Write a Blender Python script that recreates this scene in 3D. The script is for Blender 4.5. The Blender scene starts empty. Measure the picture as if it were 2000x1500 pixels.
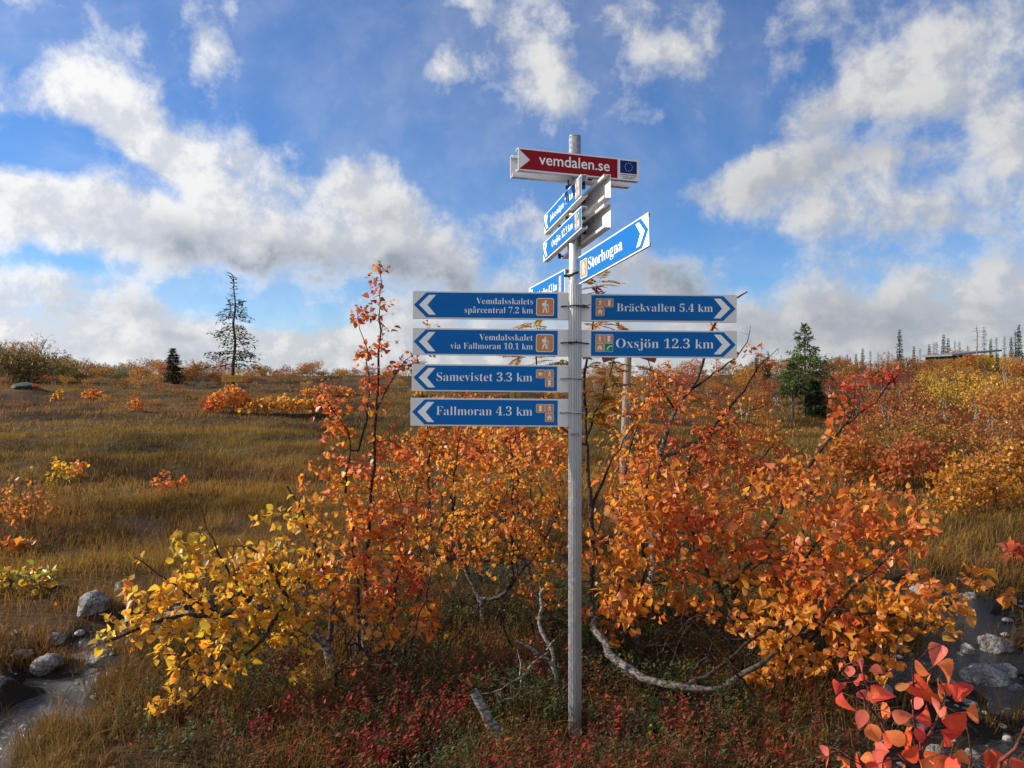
import bpy, math, random
import numpy as np
from mathutils import Vector, Matrix

SC = bpy.context.scene
COL = SC.collection
R = math.radians

# ------------------------------------------------------------------ camera, sky, sun, exposure
F = 1500.0                                   # focal length in photo pixels (2000 px wide)
EYE = 1.7
cam_d = bpy.data.cameras.new('camera')
cam_d.sensor_width = 36.0
cam_d.lens = 27.0
cam_d.clip_start = 0.05
cam_d.clip_end = 3000.0
cam = bpy.data.objects.new('camera', cam_d)
cam.location = (0, 0, EYE)
cam.rotation_euler = (R(90), 0, 0)
COL.objects.link(cam)
SC.camera = cam
SC.view_settings.view_transform = 'Standard'
SC.view_settings.look = 'None'
SC.view_settings.exposure = 0.5
SC.view_settings.gamma = 1.0
SC.cycles.max_bounces = 6
SC.cycles.transparent_max_bounces = 8

SUN_AZ, SUN_EL = R(-84), R(25)               # azimuth from +Y towards +X
sun_dir = Vector((math.sin(SUN_AZ) * math.cos(SUN_EL), math.cos(SUN_AZ) * math.cos(SUN_EL), math.sin(SUN_EL)))
sun_l = bpy.data.lights.new('sun', 'SUN')
sun_l.energy = 5.0
sun_l.angle = R(0.6)
sun_l.color = (1.0, 0.90, 0.76)
sun = bpy.data.objects.new('sun', sun_l)
sun.rotation_euler = sun_dir.to_track_quat('Z', 'Y').to_euler()
COL.objects.link(sun)


class NT:
    """small helper to write node trees as expressions"""
    def __init__(self, tree):
        self.t = tree
        tree.nodes.clear()

    def n(self, kind, **kw):
        nd = self.t.nodes.new(kind)
        for k, v in kw.items():
            setattr(nd, k, v)
        return nd

    def put(self, sock, v):
        if isinstance(v, bpy.types.NodeSocket):
            self.t.links.new(v, sock)
        elif v is not None:
            if hasattr(sock.default_value, '__len__') and isinstance(v, (int, float)):
                v = (v, v, v, 1)[:len(sock.default_value)]
            sock.default_value = v

    def m(self, op, a, b=None, c=None, clamp=False):
        nd = self.n('ShaderNodeMath', operation=op, use_clamp=clamp)
        for i, v in enumerate((a, b, c)):
            if v is not None:
                self.put(nd.inputs[i], v)
        return nd.outputs[0]

    def v(self, op, a, b=None, scale=None):
        nd = self.n('ShaderNodeVectorMath', operation=op)
        self.put(nd.inputs[0], a)
        if b is not None:
            self.put(nd.inputs[1], b)
        if scale is not None:
            self.put(nd.inputs['Scale'], scale)
        return nd.outputs['Value'] if op in ('DOT_PRODUCT', 'LENGTH') else nd.outputs[0]

    def noise(self, vec, scale, detail=4, rough=0.55, dist=0.0):
        nd = self.n('ShaderNodeTexNoise')
        self.put(nd.inputs['Vector'], vec)
        nd.inputs['Scale'].default_value = scale
        nd.inputs['Detail'].default_value = detail
        nd.inputs['Roughness'].default_value = rough
        nd.inputs['Distortion'].default_value = dist
        return nd.outputs['Fac']

    def mix(self, fac, a, b):
        nd = self.n('ShaderNodeMix', data_type='RGBA')
        self.put(nd.inputs[0], fac)
        self.put(nd.inputs[6], a)
        self.put(nd.inputs[7], b)
        return nd.outputs[2]

    def ss(self, x, lo, hi):
        nd = self.n('ShaderNodeMapRange', interpolation_type='SMOOTHSTEP')
        self.put(nd.inputs[0], x)
        nd.inputs[1].default_value = lo
        nd.inputs[2].default_value = hi
        return nd.outputs[0]


def C4(c):
    return (c[0], c[1], c[2], 1.0)


def az_el(px, py):
    az = math.atan((px - 1000) / F)
    return az, math.atan((750 - py) / F * math.cos(az))


world = bpy.data.worlds.new('World')
SC.world = world
world.use_nodes = True
W = NT(world.node_tree)
geo = W.n('ShaderNodeTexCoord').outputs['Generated']
sep = W.n('ShaderNodeSeparateXYZ')
W.put(sep.inputs[0], geo)
dx, dy, dz = sep.outputs
sky = W.n('ShaderNodeTexSky', sky_type='NISHITA')
sky.sun_disc = False
sky.sun_elevation = SUN_EL
sky.sun_rotation = SUN_AZ
sky.altitude = 800
sky.air_density = 1.0
sky.dust_density = 0.3
sky.ozone_density = 2.5
hs = W.n('ShaderNodeHueSaturation')
hs.inputs['Saturation'].default_value = 1.18
hs.inputs['Value'].default_value = 1.0
W.put(hs.inputs['Color'], sky.outputs[0])
skycol = W.v('MULTIPLY', hs.outputs[0], (0.80, 1.0, 1.28))
# cloud deck: noise on a flat layer overhead, its banks placed by azimuth and elevation
den = W.m('MAXIMUM', W.m('ADD', dz, 0.22), 0.06)
comb = W.n('ShaderNodeCombineXYZ')
W.put(comb.inputs[0], W.m('DIVIDE', dx, den))
W.put(comb.inputs[1], W.m('DIVIDE', dy, den))
pl = comb.outputs[0]
AZ = W.m('ARCTAN2', dx, dy)
EL = W.m('ARCSINE', dz)
wn = W.n('ShaderNodeTexNoise')
W.put(wn.inputs['Vector'], geo)
wn.inputs['Scale'].default_value = 5.0
wn.inputs['Detail'].default_value = 5
wsep = W.n('ShaderNodeSeparateColor')
W.put(wsep.inputs[0], wn.outputs['Color'])
AZw = W.m('ADD', AZ, W.m('MULTIPLY', W.m('SUBTRACT', wsep.outputs[0], 0.5), 0.11))
ELw = W.m('ADD', EL, W.m('MULTIPLY', W.m('SUBTRACT', wsep.outputs[1], 0.5), 0.09))


def blobs(lst):
    tot = None
    for (px, py, rx, ry, ang, amp) in lst:
        a, e = az_el(px, py)
        ca, sa = math.cos(R(ang)), math.sin(R(ang))
        u = W.m('SUBTRACT', AZw, a)
        w = W.m('SUBTRACT', ELw, e)
        # ang: clockwise tilt in the picture (down to the right)
        p = W.m('SUBTRACT', W.m('MULTIPLY', u, ca * F / rx), W.m('MULTIPLY', w, sa * F / rx))
        q = W.m('ADD', W.m('MULTIPLY', u, sa * F / ry), W.m('MULTIPLY', w, ca * F / ry))
        d2 = W.m('ADD', W.m('MULTIPLY', p, p), W.m('MULTIPLY', q, q))
        g = W.m('MULTIPLY', W.m('EXPONENT', W.m('MULTIPLY', d2, -0.8)), amp)
        tot = g if tot is None else W.m('ADD', tot, g)
    return tot


BRIGHT = [(60, 30, 130, 35, 25, .5), (235, 70, 60, 60, 50, .75), (415, 100, 50, 100, 8, .8), (110, 180, 80, 45, 15, .8),
          (220, 250, 120, 42, 40, 1.0), (360, 320, 120, 42, 32, 1.0), (478, 278, 26, 38, 0, .6), (590, 375, 110, 40, 15, 1.0),
          (725, 365, 55, 50, 0, .85), (780, 425, 60, 60, 35, .9), (170, 400, 240, 34, 5, .75), (60, 360, 110, 30, 0, .5),
          (300, 440, 300, 45, 0, .85), (620, 490, 250, 50, 5, .85), (150, 560, 240, 34, 0, .75), (200, 655, 420, 50, 0, .95),
          (650, 680, 350, 40, 0, .85), (870, 155, 40, 26, 0, .6), (960, 25, 110, 40, 25, .5), (1010, 110, 90, 60, 30, .6), (1090, 170, 60, 60, 50, .6),
          (1130, 235, 40, 40, 40, .55), (1030, 420, 60, 36, 0, .55), (1290, 90, 150, 50, 25, .55), (1250, 200, 40, 50, 50, .5),
          (1690, 165, 80, 50, 0, .8), (1590, 255, 140, 40, -22, .85), (1400, 370, 90, 34, 18, .65), (1640, 330, 160, 30, 5, .35),
          (1700, 440, 220, 40, 12, .5), (1985, 260, 50, 60, 0, .65), (1920, 30, 100, 36, 0, .45), (1860, 410, 110, 40, 0, .3),
          (1700, 630, 420, 48, 0, 1.05), (1380, 590, 160, 60, 25, .95), (1255, 490, 50, 60, 25, .75), (900, 550, 190, 50, 0, .9),
          (1000, 660, 600, 42, 0, .85), (1840, 545, 180, 30, 0, .7), (1560, 520, 50, 20, 20, .3),
          (400, 725, 700, 22, 0, 1.0), (1500, 715, 600, 26, 0, 1.0), (-420, 560, 260, 150, 0, .8), (1480, 320, 90, 40, 0, .4), (1850, 180, 90, 90, 0, .5), (1560, 60, 130, 50, 0, .45), (1800, 320, 120, 22, 8, .4), (120, 480, 200, 30, 0, .5), (450, 640, 200, 20, 0, .4), (-3200, 500, 560, 420, 0, 1.1), (2600, 400, 400, 250, 0, .7)]
HOLES = [(60, 497, 90, 18, 0, .9), (350, 560, 60, 16, 0, .7), (560, 605, 120, 22, 12, .8), (1490, 500, 90, 30, 20, .5),
         (1180, 330, 120, 60, 0, .35), (520, 130, 50, 140, 0, .35), (880, 310, 110, 70, 30, .55), (1290, 310, 80, 80, 0, .5),
         (300, 355, 70, 12, 28, .6), (640, 230, 150, 70, 0, .6), (1180, 40, 40, 60, 30, .3), (1470, 100, 60, 60, 0, .3), (1420, 240, 70, 40, -20, .4), (60, 300, 50, 40, 0, .5), (320, 190, 30, 40, 40, .3)]
GREY = [(620, 515, 260, 36, 8, 1.0), (100, 590, 260, 26, 0, .6), (380, 470, 180, 28, 5, .6), (880, 550, 160, 30, 8, .8), (1650, 640, 420, 40, 0, .8),
        (1330, 540, 110, 60, 30, 1.0), (560, 690, 160, 18, 0, .5), (1640, 310, 170, 40, -14, .5), (380, 650, 60, 14, 0, .8), (1900, 470, 200, 40, 0, .5), (760, 440, 70, 24, 20, .4), (150, 690, 200, 16, 0, .5)]
n1 = W.noise(pl, 1.6, 9, 0.60, 0.3)
n2 = W.noise(geo, 15.0, 10, 0.62, 0.12)
n4 = W.noise(geo, 5.0, 6, 0.6, 0.3)
nn = W.m('ADD', W.m('MULTIPLY', n1, 0.30), W.m('ADD', W.m('MULTIPLY', n2, 0.55), W.m('MULTIPLY', n4, 0.15)))
dens = W.m('ADD', W.m('SUBTRACT', blobs(BRIGHT), blobs(HOLES)), W.m('MULTIPLY', W.m('SUBTRACT', nn, 0.5), 5.8))
dens = W.m('ADD', W.m('SUBTRACT', dens, 0.20), W.m('MULTIPLY', W.ss(W.m('MULTIPLY', dy, -1.0), 0.0, 0.6), 1.1))      # unseen overcast added behind the camera to fill the board fronts
cover = W.m('MULTIPLY', W.ss(dens, -0.35, 1.10), 0.97)
thin = W.m('MULTIPLY', W.ss(W.noise(pl, 0.9, 8, 0.6, 0.6), 0.36, 0.75), 0.42)      # high veil
cover = W.m('MAXIMUM', cover, thin)
# thickness shading: bright sunlit edges, grey where the bank is deep
off = W.v('ADD', geo, tuple(sun_dir * 0.024))
n3 = W.noise(off, 15.0, 10, 0.62, 0.12)
lit = W.ss(W.m('SUBTRACT', n2, n3), -0.10, 0.12)
deep = W.m('MULTIPLY', blobs(GREY), W.ss(nn, 0.38, 0.60), clamp=True)
deep = W.m('MULTIPLY', deep, W.ss(dens, 0.15, 0.9))
ccol = W.mix(lit, (6.2, 6.45, 6.95, 1), (8.6, 8.55, 8.45, 1))
ccol = W.mix(deep, ccol, (3.5, 3.85, 4.5, 1))
# sun side is brighter
sd = W.m('MAXIMUM', W.v('DOT_PRODUCT', geo, tuple(sun_dir)), 0.0)
warm = W.m('ADD', W.m('MULTIPLY', W.m('POWER', sd, 1.3), 0.46), 0.70)
cl = W.v('SCALE', ccol, scale=W.m('MULTIPLY', warm, W.m('ADD', 1.0, W.m('MULTIPLY', W.ss(W.m('MULTIPLY', dy, -1.0), 0.0, 0.6), 0.45))))  # cloud behind the camera boosted too, added fill for the board fronts
front = W.ss(dz, -0.02, 0.02)
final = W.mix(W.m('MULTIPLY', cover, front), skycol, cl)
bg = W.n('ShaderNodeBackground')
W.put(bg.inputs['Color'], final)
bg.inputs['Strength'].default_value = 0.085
out = W.n('ShaderNodeOutputWorld')
W.t.links.new(bg.outputs[0], out.inputs[0])

# ------------------------------------------------------------------ helpers
rng = np.random.default_rng(7)


def tag(o, label=None, cat=None, group=None, kind=None):
    if label: o['label'] = label
    if cat: o['category'] = cat
    if group: o['group'] = group
    if kind: o['kind'] = kind
    return o


def empty(name, loc=(0, 0, 0), rz=0.0):
    o = bpy.data.objects.new(name, None)
    o.empty_display_size = 0.1
    o.location = loc
    o.rotation_euler = (0, 0, rz)
    COL.objects.link(o)
    return o


def mesh_np(name, V, faces_idx, starts, mats, cols=None, smooth=False, matidx=None):
    me = bpy.data.meshes.new(name)
    V = np.asarray(V, dtype=np.float32)
    me.vertices.add(len(V))
    me.vertices.foreach_set('co', V.ravel())
    idx = np.asarray(faces_idx, dtype=np.int32)
    me.loops.add(len(idx))
    me.loops.foreach_set('vertex_index', idx)
    st = np.asarray(starts, dtype=np.int32)
    me.polygons.add(len(st))
    me.polygons.foreach_set('loop_start', st)
    if smooth:
        me.polygons.foreach_set('use_smooth', np.ones(len(st), dtype=bool))
    if cols is not None:
        a = me.color_attributes.new('Col', 'FLOAT_COLOR', 'POINT')
        c = np.ones((len(V), 4), dtype=np.float32)
        c[:, :3] = cols
        a.data.foreach_set('color', c.ravel())
    for m_ in (mats if isinstance(mats, (list, tuple)) else [mats]):
        me.materials.append(m_)
    if matidx is not None:
        me.polygons.foreach_set('material_index', np.asarray(matidx, dtype=np.int32))
    me.update(calc_edges=True)
    me.validate()
    return me


def link(name, me, parent=None):
    o = bpy.data.objects.new(name, me)
    COL.objects.link(o)
    if parent is not None:
        o.parent = parent
    return o


class MB:
    """collects polygons; V list, F list of index tuples, material slots"""
    def __init__(self):
        self.V, self.Fc, self.M = [], [], []

    def poly(self, pts, mi=0):
        b = len(self.V)
        self.V += [tuple(p) for p in pts]
        self.Fc.append(tuple(range(b, b + len(pts))))
        self.M.append(mi)

    def box(self, x0, x1, y0, y1, z0, z1, mi=0):
        b = len(self.V)
        self.V += [(x, y, z) for x in (x0, x1) for y in (y0, y1) for z in (z0, z1)]
        for f in ((0, 1, 3, 2), (4, 6, 7, 5), (0, 4, 5, 1), (2, 3, 7, 6), (0, 2, 6, 4), (1, 5, 7, 3)):
            self.Fc.append(tuple(b + i for i in f))
            self.M.append(mi)

    def prism(self, pts2, y0, y1, mi=0):
        """outline in local x,z extruded along y"""
        n = len(pts2)
        b = len(self.V)
        self.V += [(p[0], y0, p[1]) for p in pts2] + [(p[0], y1, p[1]) for p in pts2]
        self.Fc.append(tuple(range(b, b + n)))
        self.Fc.append(tuple(range(b + 2 * n - 1, b + n - 1, -1)))
        self.M += [mi, mi]
        for i in range(n):
            j = (i + 1) % n
            self.Fc.append((b + i, b + n + i, b + n + j, b + j))
            self.M.append(mi)

    def tube(self, pts, radii, sides=8, mi=0, cap=True):
        V, fi = tube_arrays(np.array(pts, float), np.array(radii, float), sides)
        b = len(self.V)
        self.V += [tuple(v) for v in V]
        for f in fi:
            self.Fc.append(tuple(b + i for i in f))
            self.M.append(mi)
        if cap:
            n = len(pts)
            self.Fc.append(tuple(b + i for i in range(sides))[::-1])
            self.Fc.append(tuple(b + (n - 1) * sides + i for i in range(sides)))
            self.M += [mi, mi]

    def build(self, name, mats, parent=None, smooth=False, bevel=0):
        idx = [i for f in self.Fc for i in f]
        st = np.cumsum([0] + [len(f) for f in self.Fc])[:-1]
        me = mesh_np(name, self.V, idx, st, mats, matidx=self.M, smooth=smooth)
        if not smooth:
            me.polygons.foreach_set('use_smooth', np.zeros(len(me.polygons), dtype=bool))
        o = link(name, me, parent)
        if bevel:
            b = o.modifiers.new('b', 'BEVEL')
            b.width = bevel
            b.segments = 2
            b.limit_method = 'ANGLE'
        return o


def tube_arrays(P, rad, sides):
    n = len(P)
    T = np.gradient(P, axis=0) if n > 1 else np.array([[0, 0, 1.]])
    T /= np.linalg.norm(T, axis=1)[:, None] + 1e-9
    up = np.array([0, 0, 1.]) if abs(T[0][2]) < 0.9 else np.array([1., 0, 0])
    N = np.zeros_like(P)
    u = np.cross(T[0], up); u /= np.linalg.norm(u) + 1e-9
    for i in range(n):
        u = u - T[i] * np.dot(u, T[i])
        u /= np.linalg.norm(u) + 1e-9
        N[i] = u
    B = np.cross(T, N)
    a = np.arange(sides) * 2 * math.pi / sides
    V = P[:, None, :] + rad[:, None, None] * (np.cos(a)[None, :, None] * N[:, None, :] + np.sin(a)[None, :, None] * B[:, None, :])
    faces = []
    for i in range(n - 1):
        for j in range(sides):
            k = (j + 1) % sides
            faces.append((i * sides + j, i * sides + k, (i + 1) * sides + k, (i + 1) * sides + j))
    return V.reshape(-1, 3), faces


def hash2(ix, iy, s):
    h = np.sin(ix * 127.1 + iy * 311.7 + s * 74.7) * 43758.5453
    return h - np.floor(h)


def vnoise(x, y, s=0):
    x = np.asarray(x, float); y = np.asarray(y, float)
    ix, iy = np.floor(x), np.floor(y)
    fx, fy = x - ix, y - iy
    fx = fx * fx * (3 - 2 * fx); fy = fy * fy * (3 - 2 * fy)
    a, b = hash2(ix, iy, s), hash2(ix + 1, iy, s)
    c, d = hash2(ix, iy + 1, s), hash2(ix + 1, iy + 1, s)
    return (a * (1 - fx) + b * fx) * (1 - fy) + (c * (1 - fx) + d * fx) * fy


def fbm(x, y, s=0, o=3):
    t = 0; amp = 0.5; tot = 0
    for k in range(o):
        t = t + amp * vnoise(x * 2 ** k, y * 2 ** k, s + k * 13); tot += amp; amp *= 0.5
    return t / tot


STREAM = np.array([(-2.75, 2.0), (-2.50, 3.3), (-2.62, 4.1), (-2.75, 4.8), (-2.75, 5.5), (-2.0, 6.2), (-0.8, 7.2), (1.2, 7.8), (2.9, 7.0), (3.6, 6.3),
                   (3.35, 5.5), (2.75, 4.7), (2.3, 4.0), (2.15, 3.4), (2.1, 2.6)])
SWID = np.array([.42, .25, .19, .15, .08, .16, .2, .2, .2, .24, .18, .18, .24, .28, .34])
WATER_Z = -0.085


def stream_d(x, y):
    best = np.full(np.shape(x), 99.0); wid = np.full(np.shape(x), .3)
    for (a, b, wa, wb) in zip(STREAM[:-1], STREAM[1:], SWID[:-1], SWID[1:]):
        d = b - a
        t = np.clip(((x - a[0]) * d[0] + (y - a[1]) * d[1]) / (d @ d), 0, 1)
        dd = np.hypot(x - a[0] - t * d[0], y - a[1] - t * d[1])
        w = wa + (wb - wa) * t
        m_ = dd - w < best - wid
        best = np.where(m_, dd, best); wid = np.where(m_, w, wid)
    return best, wid


PL = np.array([(0, 0), (9, 0), (15, .12), (24, .42), (35, .80), (48, 1.35), (60, 1.85), (80, 2.35), (105, 2.5), (200, -4), (500, -30)])
PR = np.array([(0, 0), (11, 0), (16, .12), (25, .35), (40, .8), (60, 1.35), (80, 2.0), (110, 2.3), (200, -2), (500, -30)])


def H(x, y):
    x = np.asarray(x, float); y = np.asarray(y, float)
    r = np.hypot(x, y)
    l = np.interp(r, PL[:, 0], PL[:, 1]); rr = np.interp(r, PR[:, 0], PR[:, 1])
    w = np.clip((x / np.maximum(np.abs(y), 1) + 0.1) / 0.4, 0, 1); w = w * w * (3 - 2 * w)
    z = l * (1 - w) + rr * w
    z = z + w * np.clip(x - 8, 0, 60) * 0.028 * np.clip(1.6 - r / 130, 0, 1)
    hum = (fbm(x * 1.3, y * 1.3, 3) - 0.5) * 0.16 + (fbm(x * 0.30, y * 0.55, 9) - 0.5) * 0.50 * np.clip((r - 7) / 12, 0, 1)
    hum = hum + (fbm(x * 0.09 + 5, y * 0.16, 21) - 0.5) * 0.9 * np.clip((r - 14) / 30, 0, 1) * np.clip(1.5 - r / 120, 0, 1)
    z = z + hum * np.clip(r / 3, 0.2, 1)
    d, wd = stream_d(x, y)
    k = np.clip((wd + 0.32 + 0.45 * (fbm(x * 3, y * 3, 31) - 0.5) - d) / 0.40, 0, 1)
    k = k * k * (3 - 2 * k)
    bed = -0.115 + (fbm(x * 3.5, y * 3.5, 41) - 0.5) * 0.42
    z = z * (1 - k) + bed * k
    return z - (0.02 + z) * np.exp(-(((x - .29) / .35) ** 2 + ((y - 3.6) / .40) ** 2)) * 0.9


def h1(x, y):
    return float(H(np.array([x]), np.array([y]))[0])


def at(px, py, Y):
    return np.array([(px - 1000) / F * Y, Y, EYE - (py - 750) / F * Y])


def ground_hit(px, py, y0=2.5, y1=110.0):
    Y = np.geomspace(y0, y1, 900)
    X = (px - 1000) / F * Y
    g = H(X, Y)
    row = 750 - (g - EYE) / Y * F
    # first distance at which the ground reaches the wanted row
    ok = np.where(row <= py)[0]
    i = ok[0] if len(ok) else len(Y) - 1
    return X[i], Y[i], g[i]


# ------------------------------------------------------------------ materials
def mat(name):
    m_ = bpy.data.materials.new(name)
    m_.use_nodes = True
    return m_, NT(m_.node_tree)


def principled(N, base, rough=0.6, metal=0.0, spec=0.5, normal=None):
    p = N.n('ShaderNodeBsdfPrincipled')
    N.put(p.inputs['Base Color'], base)
    N.put(p.inputs['Roughness'], rough)
    N.put(p.inputs['Metallic'], metal)
    N.put(p.inputs['Specular IOR Level'], spec)
    if normal is not None:
        N.put(p.inputs['Normal'], normal)
    return p


def surf(N, s):
    o = N.n('ShaderNodeOutputMaterial')
    N.t.links.new(s, o.inputs[0])


def bump(N, h, strength=0.5, dist=0.02):
    b = N.n('ShaderNodeBump')
    b.inputs['Strength'].default_value = strength
    b.inputs['Distance'].default_value = dist
    N.put(b.inputs['Height'], h)
    return b.outputs[0]


def simple(name, c, rough=0.5, metal=0.0, spec=0.5, var=0.08, scale=18.0, bumps=0.0):
    m_, N = mat(name)
    tc = N.n('ShaderNodeTexCoord').outputs['Object']
    f = N.noise(tc, scale, 5, 0.6)
    k = N.m('ADD', N.m('MULTIPLY', N.m('SUBTRACT', f, 0.5), var * 4), 1.0)
    colr = N.v('SCALE', tuple(c), scale=k)
    rg = N.m('ADD', N.m('MULTIPLY', N.m('SUBTRACT', f, 0.5), 0.3), rough)
    p = principled(N, colr, rg, metal, spec, bump(N, f, bumps, 0.004) if bumps else None)
    surf(N, p.outputs[0])
    return m_


def leaf_mat(name, transl=0.50, rough=0.42, spec=0.45, rand=0.0, veins=False):
    m_, N = mat(name)
    at_ = N.n('ShaderNodeAttribute', attribute_name='Col').outputs['Color']
    if rand:
        oi = N.n('ShaderNodeObjectInfo').outputs['Random']
        h_ = N.n('ShaderNodeHueSaturation')
        N.put(h_.inputs['Hue'], N.m('ADD', 0.5 - rand * 0.5, N.m('MULTIPLY', oi, rand)))
        N.put(h_.inputs['Value'], N.m('ADD', 0.62, N.m('MULTIPLY', N.m('FRACT', N.m('MULTIPLY', oi, 7.31)), 0.7)))
        N.put(h_.inputs['Color'], at_)
        at_ = h_.outputs[0]
    tc = N.n('ShaderNodeTexCoord').outputs['Object']
    f = N.noise(tc, 90.0, 3, 0.6)
    base = N.v('SCALE', at_, scale=N.m('ADD', 0.72, N.m('MULTIPLY', f, 0.56)))
    nrm = None
    if veins:
        lv = N.n('ShaderNodeSeparateXYZ')
        N.put(lv.inputs[0], N.n('ShaderNodeAttribute', attribute_name='Leaf').outputs['Vector'])
        w = N.m('ABSOLUTE', lv.outputs[1])
        q = N.m('ABSOLUTE', N.m('SUBTRACT', N.m('FRACT', N.m('MULTIPLY', N.m('SUBTRACT', lv.outputs[0], N.m('MULTIPLY', w, 0.75)), 8.0)), 0.5))
        ve = N.m('MAXIMUM', N.m('SUBTRACT', 1.0, N.ss(q, 0.02, 0.12)), N.m('SUBTRACT', 1.0, N.ss(w, 0.006, 0.02)))
        spots = N.noise(tc, 260.0, 3, 0.6)
        blotch = N.noise(tc, 38.0, 3, 0.6)
        base = N.mix(N.m('MULTIPLY', N.ss(blotch, 0.48, 0.66), 0.55), base, (0.60, 0.20, 0.03, 1))
        base = N.mix(N.m('MULTIPLY', ve, 0.30), base, (0.66, 0.26, 0.12, 1))
        base = N.mix(N.m('MULTIPLY', N.ss(spots, 0.66, 0.74), 0.6), base, (0.10, 0.03, 0.02, 1))
        nrm = bump(N, N.m('MULTIPLY', ve, -1.0), 0.35, 0.002)
    p = principled(N, base, rough, 0.0, spec, nrm)
    t = N.n('ShaderNodeBsdfTranslucent')
    N.put(t.inputs['Color'], N.v('SCALE', base, scale=1.45))
    mx = N.n('ShaderNodeMixShader')
    mx.inputs[0].default_value = transl
    N.t.links.new(p.outputs[0], mx.inputs[1])
    N.t.links.new(t.outputs[0], mx.inputs[2])
    surf(N, mx.outputs[0])
    return m_


def bark_mat():
    m_, N = mat('bark')
    at_ = N.n('ShaderNodeAttribute', attribute_name='Col').outputs['Color']
    tc = N.n('ShaderNodeTexCoord').outputs['Object']
    f = N.noise(N.v('MULTIPLY', tc, (1, 1, 2.2)), 34.0, 5, 0.65)
    g = N.noise(tc, 9.0, 4, 0.6)
    k = N.m('ADD', 0.22, N.m('MULTIPLY', N.ss(f, 0.40, 0.60), 0.95))
    base = N.v('SCALE', at_, scale=k)
    base = N.mix(N.m('MULTIPLY', N.ss(g, 0.58, 0.72), 0.5), base, (0.10, 0.105, 0.07, 1))
    p = principled(N, base, 0.8, 0, 0.25, bump(N, f, 0.9, 0.012))
    surf(N, p.outputs[0])
    return m_


def galv_mat():
    m_, N = mat('galvanised_steel')
    tc = N.n('ShaderNodeTexCoord').outputs['Object']
    f = N.noise(N.v('MULTIPLY', tc, (1, 1, 0.08)), 60.0, 5, 0.6)
    vor = N.n('ShaderNodeTexVoronoi')
    N.put(vor.inputs['Vector'], tc)
    vor.inputs['Scale'].default_value = 70
    g = N.noise(tc, 6.0, 5, 0.7)
    k = N.m('ADD', 0.80, N.m('ADD', N.m('MULTIPLY', f, 0.16), N.m('MULTIPLY', g, 0.20)))
    base = N.v('SCALE', (0.50, 0.51, 0.52), scale=k)
    rough = N.m('ADD', 0.30, N.m('MULTIPLY', vor.outputs['Distance'], 0.25))
    p = principled(N, base, rough, 0.85, 0.5, None)
    surf(N, p.outputs[0])
    return m_


def alu_mat():
    m_, N = mat('painted_aluminium')
    tc = N.n('ShaderNodeTexCoord').outputs['Object']
    f = N.noise(N.v('MULTIPLY', tc, (0.3, 1, 2)), 26.0, 5, 0.65)
    g = N.noise(tc, 120.0, 3, 0.6)
    k = N.m('ADD', 0.84, N.m('ADD', N.m('MULTIPLY', f, 0.24), N.m('MULTIPLY', g, 0.08)))
    base = N.v('SCALE', (0.70, 0.70, 0.70), scale=k)
    p = principled(N, base, N.m('ADD', 0.30, N.m('MULTIPLY', f, 0.25)), 0.12, 0.5)
    surf(N, p.outputs[0])
    return m_


def foil_mat(name, c, dark=0.55):
    """printed reflective foil: slight streaks of dirt, thin scuffs"""
    m_, N = mat(name)
    tc = N.v('ADD', N.n('ShaderNodeTexCoord').outputs['Object'], N.v('SCALE', (37.0, 11.0, 23.0), scale=N.n('ShaderNodeObjectInfo').outputs['Random']))
    f = N.noise(N.v('MULTIPLY', tc, (1, 1, 3)), 7.0, 5, 0.65)
    g = N.noise(tc, 240.0, 2, 0.5)
    k = N.m('ADD', 0.85, N.m('ADD', N.m('MULTIPLY', f, 0.20), N.m('MULTIPLY', g, 0.10)))
    base = N.v('SCALE', tuple(c), scale=k)
    sc = N.noise(N.v('MULTIPLY', tc, (9, 1, 40)), 3.0, 3, 0.7)
    base = N.mix(N.m('MULTIPLY', N.ss(sc, 0.72, 0.80), 0.18), base, (0.6, 0.62, 0.66, 1))
    p = principled(N, base, N.m('ADD', 0.55, N.m('MULTIPLY', f, 0.2)), 0, 0.08)
    surf(N, p.outputs[0])
    return m_


M_LEAF = leaf_mat('birch_leaf')
M_LEAFH = leaf_mat('veined_birch_leaf', 0.48, 0.5, 0.28, 0, True)
M_LEAFR = leaf_mat('birch_leaf_far', 0.35, 0.5, 0.35, 0.035)
M_NEEDLE = leaf_mat('spruce_needles', 0.12, 0.6, 0.25, 0.03)
M_GRASS = leaf_mat('moor_grass', 0.28, 0.85, 0.08)
M_DWARF = leaf_mat('dwarf_shrub_leaf', 0.30, 0.6, 0.2)
M_BARK = bark_mat()
M_GALV = galv_mat()
M_ALU = alu_mat()
M_BLUE = foil_mat('blue_foil', (0.007, 0.135, 0.43))
M_RED = foil_mat('red_foil', (0.27, 0.012, 0.022))
M_NAVY = foil_mat('navy_foil', (0.01, 0.03, 0.17))
M_BROWN = foil_mat('brown_foil', (0.62, 0.26, 0.10))
M_GREEN = foil_mat('green_foil', (0.015, 0.26, 0.10))
M_WHITE = foil_mat('white_foil', (0.88, 0.88, 0.88))
M_BLACK = simple('black_plastic', (0.018, 0.018, 0.02), 0.5)
M_INK = simple('marker_ink', (0.02, 0.02, 0.022), 0.6)
M_STEEL = simple('steel_band', (0.42, 0.42, 0.43), 0.35, 0.9)
M_WOODG = simple('weathered_wood', (0.23, 0.20, 0.17), 0.85, var=0.25, scale=30, bumps=0.5)
M_MARKER = simple('red_marker_paint', (0.22, 0.028, 0.018), 0.6, var=0.15)
M_OCHRE = simple('ochre_paint', (0.50, 0.25, 0.02), 0.55, var=0.1)
M_DKBROWN = simple('dark_print', (0.16, 0.06, 0.015), 0.6)
M_CABW = simple('tarred_boards', (0.035, 0.027, 0.022), 0.8, var=0.2)
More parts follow.
